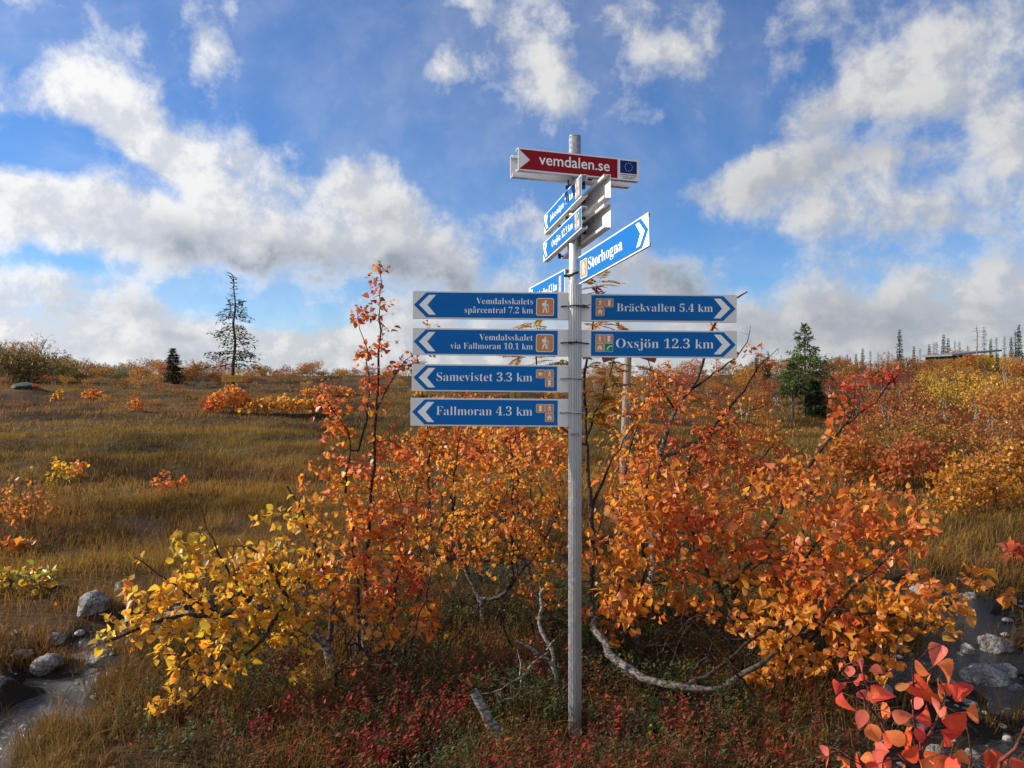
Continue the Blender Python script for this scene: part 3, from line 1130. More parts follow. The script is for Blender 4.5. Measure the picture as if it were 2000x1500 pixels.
flat_board(802, 777, 831.5, 1112, 779.5, 834, 'blue board to the left reading Fallmoran 4.3 km', 'L', (805, 1089),
           [('Fallmoran 4.3 km', 852, 1039.5, 811.3, 17.0)],
           [('tower', 1055.3, 797, 16.8), ('hiker', 1073, 797, 16.8), ('house', 1073, 814.6, 16.8)], (1094, 1140, 805.5, M_STEEL, None), GL)
GR = (1137, 1142, 1146)
flat_board(1134, 573, 628, 1439, 576.6, 629.4, 'blue board to the right reading Bräckvallen 5.4 km', 'R', (1155, 1436.6),
           [('Bräckvallen 5.4 km', 1204.4, 1392, 608.6, 15.2)],
           [('hiker', 1172, 592.4, 16.8), ('tower', 1189.6, 592.4, 16.8), ('house', 1172, 609.8, 16.8)], None, GR)
flat_board(1134, 643.5, 698, 1439.5, 647, 699.5, 'blue board to the right reading Oxsjön 12.3 km', 'R', (1154.5, 1436.8),
           [('Oxsjön 12.3 km', 1203, 1393.4, 680, 18.0)],
           [('hiker', 1171.4, 662.4, 16.8), ('tower', 1189, 662.4, 16.8), ('house', 1171.4, 679.6, 16.8), ('phone', 1189, 679.6, 16.8)], None, GR)

# the turned boards higher up
L_ = 0.757
board((.322, 3.72, 2.248), (.534, 3.0, 2.306), .134, 'blue board turned towards the viewer reading Storhogna', 'R', (-.372, .372),
      [('Storhogna', -.245, .135, -.022, .052, True, -.004, False)], [('hiker', -.305, -.004, .086)], depth=.008)
board((.100, 4.55, 2.20), (.262, 3.80, 2.203), .134, 'half hidden blue board pointing away behind the post', 'L', (-.38, .372),
      [('Bräckvallen 4.3 km', -.24, .245, -.020, .042, True, -.004, False)], [('tower', .30, .022, .042), ('house', .30, -.022, .042)])
board((.1766, 4.205, 2.569), (.314, 3.488, 2.602), .104, 'upper turned blue board pointing away, its text ending in 7.1 km', 'L', (-.366, .364),
      [('Juksesnägan 7.1 km', -.225, .232, -.016, .034, True, -.004, False)], [('hiker', .285, .021, .036), ('tower', .325, .021, .036), ('house', .285, -.019, .036), ('hiker', .325, -.019, .036)],
      clamps=((.03, -.062), (-.16, -.062), (.13, -.03)))
board((.1713, 4.205, 2.418), (.3145, 3.488, 2.458), .104, 'lower turned blue board pointing away reading Oxsjön 12.3 km', 'L', (-.366, .364),
      [('Oxsjön 12.3 km', -.17, .232, -.016, .036, True, -.004, False)], [('hiker', .285, .021, .036), ('phone', .325, .021, .036), ('house', .285, -.019, .036), ('tower', .325, -.019, .036)],
      clamps=((.03, -.062), (-.16, -.062), (.13, -.03)))
board((.4385, 3.40, 2.575), (.305, 4.10, 2.555), .107, 'upper blue board seen from its bare metal back', 'R', (-.345, .345), depth=.030)
board((.4340, 3.36, 2.436), (.300, 4.10, 2.420), .107, 'lower blue board seen from its bare metal back', 'R', (-.365, .365), depth=.030)
# top pair
P0 = np.array((.029, 3.60, EYE + 440 / F * 3.60)); P1 = np.array((.632, 3.81, EYE + 416 / F * 3.81))
Lr = np.linalg.norm(P1 - P0)
xx = lambda px: -Lr / 2 + (px - 1012) / 237.0 * Lr
top = board(P0, P1, .106, 'red top board with a white web address and a small flag', None, (xx(1014), xx(1204)),
            [('vemdalen.se', xx(1050.5), xx(1188), -.017, .050, False, .009, False),
             ('EUROPEISKA UNIONEN', xx(1209.5), xx(1244), -.0285, .0052, False, .01, True), ('Europeiska regionala', xx(1212.5), xx(1241), -.0365, .0050, False, .01, True),
             ('utvecklingsfonden', xx(1215), xx(1238.5), -.0445, .0050, False, .01, True)], red=True, chev=False, depth=.030, clamps=((.02, -.045), (.07, -.045)))
fl = MB()
fx, fz, fw, fh = xx(1226.5), .013, xx(1243.5) - xx(1209.5), .062
fl.prism([(fx - fw / 2, fz - fh / 2), (fx + fw / 2, fz - fh / 2), (fx + fw / 2, fz + fh / 2), (fx - fw / 2, fz + fh / 2)], -.0012, -.0003, 0)
for k in range(12):
    a = 2 * math.pi * k / 12
    cx, cz = fx + .0205 * math.cos(a), fz + .0205 * math.sin(a)
    fl.poly([(cx + (.0034 if i % 2 == 0 else .0014) * math.sin(i * math.pi / 5), -.0022, cz + (.0034 if i % 2 == 0 else .0014) * math.cos(i * math.pi / 5)) for i in range(10)][::-1], 1)
fl.build('flag_emblem', [M_NAVY, simple('flag_star_yellow', (.62, .58, .38), .5)], top)
exv = (P1 - P0) / Lr; nv = np.array((exv[1], -exv[0], 0.)); nv /= np.linalg.norm(nv)
bo = -nv * 0.150
board(P1 + bo + exv * .012, P0 + bo + exv * .012, .106, 'back of the second top board behind the red one', 'R', (-.30, .30), depth=.030, clamps=((-.05, -.058), (.02, -.058)))

# the pole: grooved lower sleeve and plain upper tube
pb = MB()
zt = EYE + 482 / F * 3.75 - PZ
zs = EYE + (750 - 556) / F * 3.75 - PZ
pb.tube([(0, 0, zs - .6), (0, 0, zt)], [.0295, .0295], 40)
pb.tube([(0, 0, zt + .0005), (0, 0, zt + .004)], [.030, .030], 40)
pole = pb.build('pole', M_GALV, post, smooth=False)
for p in pole.data.polygons: p.use_smooth = len(p.vertices) == 4
sl = MB()
n_ = 96
prof = []
for i in range(n_):
    a = 2 * math.pi * i / n_
    deg = (math.degrees(a) + 90) % 360                       # 0 = towards the camera
    rr = .0325
    for g in (-38, -12, 8, 30, 60, 120, 180, 240, 300):
        dd = (deg - g + 180) % 360 - 180
        rr -= .0042 * math.exp(-(dd / 3.6) ** 2)
    prof.append((rr * math.cos(a), rr * math.sin(a)))
for i in range(n_):
    j = (i + 1) % n_
    sl.poly([(*prof[i], -.15), (*prof[j], -.15), (*prof[j], zs), (*prof[i], zs)])
sl.poly([(*p, zs) for p in prof])
slv = sl.build('grooved_sleeve', M_GALV, post)
ink = MB()
put_text(ink, 'WPOL', -.026, .022, EYE + (750 - 852) / F * 3.75 - PZ, .017, 0, False, -.006)
Vn = []
for (x, y, z) in ink.V:
    x2 = max(-.0325, min(.0325, x + .0)); Vn.append((x2, -math.sqrt(max(0, .0334 ** 2 - x2 ** 2)) - .0004, z))
ink.V = Vn
ink.build('handwriting', M_INK, post)
# sleeve bands behind the turned boards
for z_ in (2.43, 2.50, 2.58, 2.65, 2.735, 2.785):
    bd = MB()
    bd.tube([(0, 0, z_ - PZ), (0, 0, z_ + .020 - PZ)], [.0345, .0345], 28)
    if z_ < 2.7: bd.box(-.046, .050, -.012, .012, z_ - PZ + .003, z_ + .017 - PZ)
    else: bd.box(-.014, .014, -.034, .06, z_ - PZ + .002, z_ + .016 - PZ)
    bd.build('clamp_band', M_BLACK, post)
tb = MB()
zt_ = 2.235
pts = [(.0335 * math.cos(a), .0335 * math.sin(a), zt_ - PZ + .012 * math.cos(a)) for a in np.linspace(-.2, 2 * math.pi - .2, 26)]
tb.tube(pts, [.003] * 26, 6)
tb.box(-.055, -.033, -.016, -.004, zt_ - PZ - .014, zt_ - PZ - .002)
pts = [(.0335 * math.cos(a), .0335 * math.sin(a), zs + .055 + .012 * math.cos(a)) for a in np.linspace(-.2, 2 * math.pi - .2, 26)]
tb.tube(pts, [.003] * 26, 6)
tb.build('cable_tie', M_BLACK, post)

# ------------------------------------------------------------------ birches near the post
def tangle(P, seed, x0, x1, Y0, Y1, n, y0=1150, y1=1330):
    r = np.random.default_rng(seed)
    for _ in range(n):
        px = r.uniform(x0, x1); Y = r.uniform(Y0, Y1)
        b0 = down(at(px, 1300, Y)); L = r.uniform(.25, .75); a = r.uniform(0, 6.28)
        d = np.array([math.cos(a) * .8, math.sin(a) * .5, r.uniform(.25, 1.1)])
        p1 = b0 + d * L * .45 + r.normal(0, .05, 3); p2 = p1 + (d + r.normal(0, .5, 3)) * L * .35; p3 = p2 + (d + r.normal(0, .7, 3)) * L * .3
        P.stem([b0, p1, p2, p3], r.uniform(.004, .010), .0018, step=.06, jit=.8)
        for _ in range(2):
            q_ = p1 + (p2 - p1) * r.uniform(); P.stem([q_, q_ + r.normal(0, .10, 3) + np.array([0, 0, .03]), q_ + r.normal(0, .17, 3) + np.array([0, 0, .05])], .003, .0012, step=.05)


def finish_bush(root, P, ends, cs, ws, size, per, seed, name='crown', span=.2, colf=None, grav=.35, tm=None, thin=None, rt=.0011, mx=.016, extra=None):
    kw = {}
    if thin: kw['thin'] = thin
    o = root.location
    P.wood('branches', root, rt=rt, mx=mx, origin=o, **kw)
    r = np.random.default_rng(seed)
    p, d, n_ = P.leaf_sites(ends, per, span, grav=grav)
    c = pal(r, len(p), cs, ws)
    # sprays turn at different times: some redder, some still golden
    q_ = fbm(p[:, 0] * 4 + p[:, 1], p[:, 2] * 4, seed, 3)
    kr = np.clip((q_ - .54) * 5, 0, .8)[:, None]; kg = np.clip((.42 - q_) * 5, 0, .5)[:, None]
    tr = np.array(REDO)
    if seed == 13: tr = np.array(LIME); kr = kr * .6; kg = kg * 0
    c = c * (1 - kr) + tr * kr * (.8 + .4 * r.uniform(0, 1, (len(p), 1)))
    c = c * (1 - kg) + np.array((.62, .33, .035)) * kg
    dull = r.uniform(0, 1, (len(p), 1)) < .10
    c = np.where(dull, c * .45 + np.array((.10, .06, .03)), c)
    if colf is not None: c = colf(r, p, c)
    s = np.clip(r.normal(size, size * .28, len(p)), size * .4, size * 1.6) * np.clip(1 - (p[:, 2] - 1.5) * .35, .66, 1)
    t, tf = tm or (LEAF_BIRCH, LF_BIRCH)
    me = leaves_mesh(name, p - np.array(o), d, n_, s, c, M_LEAF, t, tf, r.normal(.15, .35, len(p)))
    return link(name, me, root)


def bush_root(name, px, py, Y, label, cat='birch', group=None):
    p = at(px, py, Y)
    e = empty(name, (p[0], p[1], h1(p[0], p[1])))
    return tag(e, label, cat, group)


def down(p):
    p = np.array(p, float); p[2] = h1(p[0], p[1]) - .03
    return p


# 1. golden low birch reaching left over the brook
b = bush_root('mountain_birch', 652, 1290, 4.6, 'low birch with golden yellow leaves sprawling left over the brook')
P = Plant(11)
P.stem([down(at(652, 1290, 4.6))] + S_([(645, 1265, 4.6), (605, 1235, 4.55), (590, 1190, 4.5), (560, 1165, 4.45), (500, 1190, 4.3), (430, 1200, 4.2), (340, 1205, 4.1), (270, 1225, 4.05), (205, 1255, 4.0)]), .034, .004)
P.stem(S_([(565, 1170, 4.45), (520, 1240, 4.2), (470, 1290, 4.0), (400, 1330, 3.9), (370, 1375, 3.85), (340, 1420, 3.85)]), .014, .003, attach=1)
P.stem(S_([(640, 1262, 4.6), (655, 1180, 4.7), (620, 1080, 4.75), (590, 1000, 4.8), (560, 950, 4.8)]), .016, .003, attach=1)
P.stem(S_([(500, 1190, 4.3), (440, 1110, 4.3), (400, 1030, 4.3), (390, 985, 4.3)]), .009, .0015, attach=1)
P.stem(S_([(560, 1165, 4.45), (520, 1090, 4.5), (470, 1055, 4.5), (430, 1070, 4.5)]), .011, .002, attach=1)
P.stem(S_([(430, 1200, 4.2), (350, 1150, 4.1), (280, 1100, 4.05), (255, 1085, 4.05)]), .007, .0015, attach=1)
r = np.random.default_rng(12)
T = blob_targets(r, [(350, 1130, 4.15, 110, 75, .3, 70), (460, 1120, 4.3, 120, 66, .35, 85), (400, 1220, 4.1, 130, 60, .3, 90), (270, 1200, 4.05, 75, 70, .2, 50),
                     (420, 1290, 3.95, 95, 45, .2, 55), (330, 1370, 3.87, 50, 32, .12, 28), (345, 1418, 3.85, 28, 30, .08, 15), (560, 1130, 4.5, 90, 90, .3, 95), (560, 1020, 4.7, 60, 60, .3, 40),
                     (520, 1200, 4.3, 90, 55, .25, 60), (360, 1060, 4.25, 40, 30, .15, 12), (195, 1250, 4.0, 22, 12, .05, 3), (580, 1240, 4.3, 60, 50, .2, 28), (600, 1330, 4.2, 26, 35, .1, 7)])
ends = P.grow(T)


def col_yel(r, p, c):
    # turns from gold towards orange near the stem side, some leaves still green
    k = np.clip((p[:, 0] + 1.15) / .6, 0, 1)[:, None] * r.uniform(0, 1, (len(p), 1))
    return c * (1 - k * .55) + np.array(ORA) * k * .55


finish_bush(b, P, ends, ((.66, .39, .035), YEL, GOLD, ORA, LIME), (2, 3, 2, .6, .9), .042, 5.0, 13, colf=col_yel)

# 2. tall red-topped birch left of the boards
b = bush_root('mountain_birch', 710, 1335, 4.75, 'tall slender birch with rust red top rising left of the boards')
P = Plant(21)
P.stem([down(at(712, 1335, 4.7))] + S_([(712, 1200, 4.7), (716, 1080, 4.75), (725, 960, 4.75), (732, 860, 4.75), (738, 760, 4.75), (742, 640, 4.75), (745, 570, 4.75), (742, 510, 4.75)]), .019, .0018)
P.stem([down(at(698, 1335, 4.75))] + S_([(702, 1200, 4.75), (690, 1050, 4.8), (672, 930, 4.85), (690, 850, 4.85), (640, 790, 4.85), (618, 745, 4.85)]), .014, .002)
P.stem(S_([(700, 880, 4.85), (720, 800, 4.85), (722, 700, 4.8), (705, 640, 4.8), (697, 600, 4.8)]), .008, .0015, attach=1)
P.stem(S_([(736, 800, 4.75), (770, 735, 4.7), (795, 700, 4.65), (810, 690, 4.65)]), .006, .0015, attach=1)
P.stem([down(at(760, 1345, 4.7))] + S_([(768, 1240, 4.7), (775, 1120, 4.75), (790, 1000, 4.8), (760, 900, 4.85)]), .011, .002)
P.stem([down(at(790, 1330, 4.6))] + S_([(810, 1240, 4.6), (825, 1150, 4.6), (815, 1050, 4.7)]), .009, .002)
r = np.random.default_rng(22)
Tt = blob_targets(r, [(742, 545, 4.75, 16, 40, .06, 13), (735, 600, 4.75, 34, 40, .1, 22), (705, 610, 4.8, 14, 25, .06, 9), (745, 665, 4.75, 36, 45, .1, 22), (712, 680, 4.8, 22, 45, .08, 18), (780, 705, 4.7, 35, 22, .08, 11),
                      (655, 790, 4.85, 50, 50, .15, 42), (735, 770, 4.75, 40, 60, .15, 36), (680, 880, 4.85, 75, 70, .2, 62), (755, 880, 4.8, 45, 60, .15, 36)])
Tl = blob_targets(r, [(700, 990, 4.75, 110, 80, .3, 140), (790, 1030, 4.75, 80, 90, .3, 130), (690, 1090, 4.65, 110, 80, .35, 160), (800, 1130, 4.6, 80, 60, .3, 95), (640, 1160, 4.5, 60, 50, .25, 45), (760, 1220, 4.5, 90, 40, .25, 40), (620, 930, 4.8, 40, 50, .15, 18),
                      (720, 1170, 4.6, 80, 45, .25, 50), (830, 1190, 4.5, 35, 25, .1, 14), (845, 1215, 4.5, 15, 25, .08, 5), (705, 1320, 4.4, 10, 30, .05, 4)])
ends = P.grow(np.vstack([Tt, Tl]))


def col_red(r, p, c):
    k = np.clip((p[:, 2] - 1.25) / .7, 0, 1)[:, None] * r.uniform(.3, 1, (len(p), 1))
    return c * (1 - k * .75) + np.array((.30, .045, .022)) * k * .75


tangle(P, 901, 620, 860, 4.3, 5.2, 16)
finish_bush(b, P, ends, (ORA, GOLD, DORA, REDO, PINK, YEL), (4, 2.2, 2, 1.2, .8, .8), .038, 4.6, 23, colf=col_red)

# 3. orange birches in the middle, partly behind the post
b = bush_root('mountain_birch', 945, 1232, 5.3, 'orange leaved birch with a crooked pale stem just left of the post')
P = Plant(31)
P.stem([down(at(943, 1235, 5.3))] + S_([(945, 1190, 5.3), (938, 1165, 5.3), (912, 1115, 5.3), (895, 1060, 5.35), (880, 990, 5.4), (890, 900, 5.4), (900, 850, 5.4)]), .026, .003)
P.stem(S_([(938, 1168, 5.3), (965, 1172, 5.25), (990, 1165, 5.2), (1002, 1130, 5.2), (1000, 1040, 5.25), (1002, 940, 5.3), (998, 850, 5.3)]), .015, .002, attach=1)
P.stem([down(at(930, 1240, 5.3))] + S_([(925, 1200, 5.3), (940, 1165, 5.3)]), .012, .010)
P.stem(S_([(995, 1150, 5.2), (1050, 1080, 5.3), (1090, 1010, 5.4), (1095, 900, 5.4)]), .010, .002, attach=1)
r = np.random.default_rng(32)
T = blob_targets(r, [(900, 1010, 5.3, 90, 90, .4, 200), (1000, 1010, 5.25, 95, 100, .4, 240), (1080, 1040, 5.3, 60, 90, .35, 130), (940, 900, 5.4, 130, 60, .4, 170), (1070, 900, 5.4, 60, 70, .3, 90), (1060, 1160, 5.1, 50, 40, .2, 36), (950, 1090, 5.2, 110, 30, .3, 60)])
ends = P.grow(T)
tangle(P, 902, 860, 1110, 4.6, 6.0, 22)
finish_bush(b, P, ends, (ORA, GOLD, DORA, REDO, YEL), (4, 2.2, 2, 1.2, .6), .032, 5.2, 33)

# 4. small-leaved thicket further back, left of the post
for (px, py, Y, lab, blobs_, seed, cs, ws, stem) in (
    (838, 985, 7.6, 'amber birch with a bare pale stem behind the lowest left board', [(800, 900, 7.8, 80, 60, .6, 150), (860, 880, 7.6, 70, 60, .5, 150), (930, 870, 7.6, 90, 45, .5, 160), (770, 950, 7.6, 60, 60, .5, 80), (830, 850, 7.6, 50, 25, .3, 40)], 41,
     (GOLD, ORA, DORA, BRN), (3, 3, 2, 1.2), [(838, 985, 7.6), (836, 930, 7.6), (842, 870, 7.6), (828, 800, 7.6), (812, 690, 7.6), (835, 640, 7.6)]),
    (1010, 990, 8.2, 'amber thicket of small leaved birch hidden behind the post', [(1000, 880, 8.2, 90, 50, .6, 160), (1080, 870, 8.2, 60, 60, .5, 120), (950, 850, 8.4, 80, 25, .5, 90), (1060, 800, 8.4, 40, 30, .4, 40)], 42,
     (GOLD, ORA, REDO, DORA, LIME), (3, 3, 1.2, 2, .6), [(1010, 990, 8.2), (1012, 930, 8.2), (1005, 870, 8.2), (1010, 800, 8.2)])):
    b = bush_root('mountain_birch', px, py, Y, lab)
    P = Plant(seed)
    P.stem([down(at(px + 3, py + 30, Y))] + S_(stem), .020, .003)
    for q_ in range(5):
        t = blobs_[q_ % len(blobs_)]
        P.stem([down(at(px + (q_ - 2) * 22, py + 30, Y + .1 * q_))] + S_([(px + (q_ - 2) * 26, py - 30, Y), (t[0], t[1], t[2])]), .011, .002)
    r = np.random.default_rng(seed + 1)
    ends = P.grow(blob_targets(r, blobs_), step=.1)
    if seed == 41:
        ends += P.grow(np.vstack([at(825, 745, 7.6), at(815, 700, 7.6), at(838, 642, 7.6), at(832, 632, 7.6), at(800, 690, 7.6), at(845, 690, 7.6), at(815, 765, 7.6), at(850, 635, 7.6)]), step=.1)
    finish_bush(b, P, ends, cs, ws, .042, 6.0, seed + 2, span=.3)

# 5. the big orange birch right of the post, with a trunk that lies along the ground
b = bush_root('mountain_birch', 1250, 1330, 4.2, 'broad orange birch right of the post with trunk curving along the ground')
P = Plant(51)
P.stem(S_([(1213, 1296, 4.18), (1236, 1312, 4.12), (1262, 1328, 4.05), (1310, 1342, 3.96), (1380, 1350, 3.9), (1440, 1335, 3.92), (1475, 1305, 3.97), (1530, 1260, 4.03), (1580, 1215, 4.08), (1620, 1160, 4.12)]), .023, .007)
P.stem([down(at(1258, 1340, 4.2))] + S_([(1235, 1305, 4.15), (1215, 1296, 4.18), (1185, 1275, 4.25), (1165, 1235, 4.35), (1150, 1170, 4.7), (1160, 1080, 4.8), (1180, 1000, 4.9)]), .026, .005)
P.stem(S_([(1330, 1345, 3.95), (1400, 1310, 3.98), (1450, 1262, 4.05), (1500, 1230, 4.1), (1560, 1200, 4.15)]), .013, .004, attach=1)
P.stem([down(at(1235, 1315, 4.5))] + S_([(1242, 1260, 4.5), (1255, 1180, 4.6), (1258, 1080, 4.7), (1262, 980, 4.8), (1270, 900, 4.9)]), .016, .004)
P.stem([down(at(1232, 1320, 4.6))] + S_([(1250, 1265, 4.6), (1310, 1225, 4.6), (1370, 1190, 4.6), (1420, 1145, 4.6), (1500, 1090, 4.6)]), .015, .004)
P.stem([down(at(1430, 1265, 4.9))] + S_([(1428, 1215, 4.9), (1425, 1180, 4.9), (1445, 1130, 4.8), (1500, 1040, 4.8), (1560, 940, 4.85), (1600, 880, 4.9), (1650, 830, 4.95), (1700, 790, 5.0), (1752, 735, 5.0)]), .021, .003)
P.stem(S_([(1530, 1260, 4.2), (1590, 1230, 4.1), (1630, 1190, 4.1), (1690, 1130, 4.1), (1750, 1080, 4.1), (1800, 1020, 4.1)]), .013, .002, attach=1)
P.stem(S_([(1620, 1190, 4.1), (1720, 1200, 4.0), (1800, 1210, 4.0), (1870, 1180, 4.0), (1900, 1130, 4.0)]), .010, .0015, attach=1)
P.stem(S_([(1900, 1140, 4.0), (1950, 1160, 4.0), (2010, 1158, 4.0)]), .0025, .0012, attach=1)
P.stem(S_([(1445, 1130, 4.8), (1480, 1150, 4.6), (1560, 1110, 4.5), (1620, 1030, 4.5), (1690, 970, 4.5)]), .013, .002, attach=1)
P.stem(S_([(1650, 832, 4.95), (1672, 790, 4.95), (1670, 745, 4.95)]), .006, .0015, attach=1)
P.stem(S_([(1425, 1180, 4.9), (1370, 1100, 4.9), (1340, 1000, 4.95), (1300, 900, 5.0)]), .014, .003, attach=1)
r = np.random.default_rng(52)
T = blob_targets(r, [(1210, 1080, 4.7, 75, 130, .35, 170), (1300, 1070, 4.75, 110, 110, .4, 210), (1280, 960, 4.9, 120, 70, .4, 150), (1400, 1020, 4.8, 120, 90, .4, 190), (1200, 1200, 4.55, 50, 50, .2, 45),
                     (1520, 1120, 4.5, 110, 90, .35, 200), (1620, 1080, 4.4, 110, 90, .35, 210), (1700, 1000, 4.35, 95, 65, .3, 140), (1780, 1040, 4.1, 60, 60, .2, 55), (1740, 1150, 4.1, 110, 70, .3, 135), (1620, 1190, 4.15, 120, 60, .3, 150),
                     (1830, 1180, 4.0, 55, 60, .2, 40), (1500, 1220, 4.25, 70, 50, .25, 65), (1350, 1180, 4.5, 90, 40, .3, 40), (1230, 1180, 4.4, 60, 50, .2, 40), (1520, 1270, 4.1, 60, 40, .15, 40), (1680, 1270, 4.0, 90, 36, .2, 40), (1500, 1315, 4.1, 36, 26, .08, 15), (1462, 1335, 4.08, 15, 20, .05, 6), (1590, 1290, 4.05, 30, 20, .1, 9), (1560, 960, 4.8, 110, 70, .35, 130),
                     (1700, 740, 5.0, 50, 30, .1, 24), (1655, 790, 4.95, 45, 40, .12, 26), (1740, 725, 5.0, 18, 14, .05, 6), (1650, 850, 4.95, 40, 25, .1, 10), (1910, 1130, 4.0, 18, 14, .06, 5), (1960, 1162, 4.0, 30, 8, .05, 5), (1320, 1175, 4.6, 30, 25, .1, 6), (1700, 1230, 4.05, 100, 30, .2, 46)])
ends = P.grow(T)


def col_or(r, p, c):
    k = (np.clip((p[:, 2] - 1.45) / .3, 0, 1) * np.clip((p[:, 0] - 1.6) / .3, 0, 1))[:, None]
    return c * (1 - k * .6) + np.array(RED) * k * .6


tangle(P, 903, 1160, 1680, 4.0, 5.6, 44)
finish_bush(b, P, ends, (ORA, GOLD, DORA, REDO, PINK), (5, 3, 1.4, .8, .9), .043, 4.7, 53, colf=col_or)

# 6. dense orange birch behind, reaching up with bare dark twigs
b = bush_root('mountain_birch', 1300, 1120, 6.2, 'orange red birch with bare dark upper twigs under the right boards')
P = Plant(61)
P.stem([down(at(1272, 1140, 6.2))] + S_([(1275, 1050, 6.2), (1285, 940, 6.2), (1295, 860, 6.2), (1318, 800, 6.2), (1350, 760, 6.2), (1372, 720, 6.2), (1385, 660, 6.2), (1412, 600, 6.2), (1460, 570, 6.2)]), .036, .003)
P.stem(S_([(1290, 900, 6.2), (1380, 850, 6.15), (1440, 780, 6.1), (1480, 720, 6.1), (1520, 680, 6.1)]), .018, .002, attach=1)
P.stem(S_([(1318, 800, 6.2), (1290, 760, 6.25), (1275, 720, 6.25), (1265, 700, 6.25)]), .012, .003, attach=1)
P.stem(S_([(1350, 760, 6.2), (1410, 720, 6.15), (1460, 680, 6.1), (1466, 636, 6.1)]), .010, .0015, attach=1)
P.stem([down(at(1330, 1140, 6.3))] + S_([(1335, 1000, 6.3), (1345, 880, 6.3), (1430, 820, 6.3), (1500, 790, 6.3)]), .018, .003)
P.stem([down(at(1210, 1130, 6.4))] + S_([(1212, 1000, 6.4), (1225, 900, 6.4), (1250, 820, 6.4)]), .020, .003)
P.stem([down(at(1440, 1130, 6.3))] + S_([(1450, 1000, 6.3), (1480, 900, 6.3), (1540, 840, 6.3)]), .016, .003)
P.stem([down(at(1560, 1120, 6.5))] + S_([(1570, 1000, 6.5), (1600, 920, 6.5)]), .014, .003)
r = np.random.default_rng(62)
T = blob_targets(r, [(1250, 900, 6.3, 90, 80, .5, 260), (1350, 890, 6.2, 110, 80, .5, 300), (1450, 900, 6.2, 110, 80, .5, 290), (1540, 930, 6.4, 90, 60, .5, 170), (1290, 780, 6.2, 70, 50, .4, 110), (1400, 800, 6.2, 90, 45, .4, 90),
                     (1220, 800, 6.4, 50, 60, .3, 70), (1300, 720, 6.2, 55, 22, .3, 26), (1490, 850, 6.2, 70, 45, .4, 80), (1350, 1000, 6.1, 200, 60, .5, 220)])
endsA = P.grow(T)
Tw = blob_targets(r, [(1420, 690, 6.15, 75, 50, .3, 70), (1480, 700, 6.1, 50, 35, .2, 30), (1400, 640, 6.2, 30, 30, .15, 14)])
endsB = P.grow(Tw)
ends = endsA + [e for i, e in enumerate(endsB) if i % 4 == 0]
finish_bush(b, P, ends, (ORA, DORA, REDO, GOLD, PINK), (4, 2.2, 2, 1.6, .6), .034, 5.2, 63, thin=(.03, .019, .016))

# 7. rowan just behind the post: pinnate olive and amber leaves
b = bush_root('rowan_sapling', 1152, 1010, 5.6, 'rowan sapling with feathery olive leaves right behind the post', 'rowan')
P = Plant(71)
P.stem([down(at(1158, 1180, 5.6))] + S_([(1158, 1040, 5.6), (1152, 980, 5.6), (1147, 880, 5.6), (1144, 800, 5.6), (1140, 740, 5.6), (1146, 690, 5.6), (1160, 640, 5.6), (1165, 560, 5.6)]), .024, .004)
P.stem(S_([(1155, 1000, 5.6), (1180, 930, 5.6), (1205, 880, 5.6), (1240, 830, 5.6)]), .014, .003, attach=1)
P.stem(S_([(1150, 870, 5.6), (1120, 860, 5.6), (1098, 830, 5.6), (1060, 790, 5.6), (1045, 700, 5.6), (1050, 640, 5.6)]), .011, .003, attach=1)
P.stem(S_([(1147, 850, 5.6), (1170, 790, 5.6), (1190, 740, 5.6), (1200, 700, 5.6)]), .009, .003, attach=1)
r = np.random.default_rng(72)
sites = [(1165, 558, 5), (1180, 560, 3), (1050, 640, 6), (1030, 690, 6), (1075, 690, 5), (1050, 710, 5), (1175, 640, 5), (1200, 650, 5), (1220, 655, 3), (1165, 690, 6), (1185, 720, 6), (1200, 740, 6), (1165, 760, 6), (1210, 780, 5), (1180, 800, 5),
         (1010, 760, 3), (1160, 830, 4), (1075, 770, 4), (1230, 720, 3), (1150, 720, 4), (1100, 700, 3)]
lp, ld, ln_, ls, lc, rach = [], [], [], [], [], []
for (px, py, k) in sites:
    for _ in range(k):
        base = at(px + r.normal(0, 8), py + r.normal(0, 7), 5.6 + r.normal(0, .1))
        az = r.uniform(0, 2 * math.pi); el = r.normal(.0, .35)
        d = np.array([math.cos(az) * math.cos(el), math.sin(az) * math.cos(el), math.sin(el)])
        Lr_ = r.uniform(.11, .19); up = np.array([0, 0, 1.]) + r.normal(0, .25, 3)
        side = norm(np.cross(d, up)); up = np.cross(side, d)
        col_ = pal(r, 1, ((.20, .16, .025), (.36, .20, .02), (.42, .14, .015), (.14, .14, .03), (.34, .05, .02)), (3, 3, 2, 2, .8), .1)[0]
        rach.append([base, base + d * Lr_ * .5 + np.array([0, 0, .01]), base + d * Lr_ - np.array([0, 0, .02])])
        for q_ in range(6):
            u = .22 + .78 * q_ / 6
            p = base + d * Lr_ * u + np.array([0, 0, .01 * math.sin(u * 3) - .02 * u * u])
            for s_ in (-1, 1):
                lp.append(p); ld.append(side * s_ * .9 + d * .45 - np.array([0, 0, .12])); ln_.append(up + r.normal(0, .15, 3)); ls.append(.052 * (1 - .35 * abs(u - .6))); lc.append(col_ * r.uniform(.8, 1.2))
        lp.append(base + d * Lr_ - np.array([0, 0, .02])); ld.append(d); ln_.append(up); ls.append(.045); lc.append(col_)
o = b.location
link('crown', leaves_mesh('crown', np.array(lp) - np.array(o), ld, ln_, ls, lc, M_LEAF, LEAF_OVAL, LF_OVAL), b)
for t in rach: P.stem(t, .0016, .0008, step=.04, jit=0)
P.wood('branches', b, thin=(.06, .03, .024), thick=(.10, .08, .07), origin=b.location)

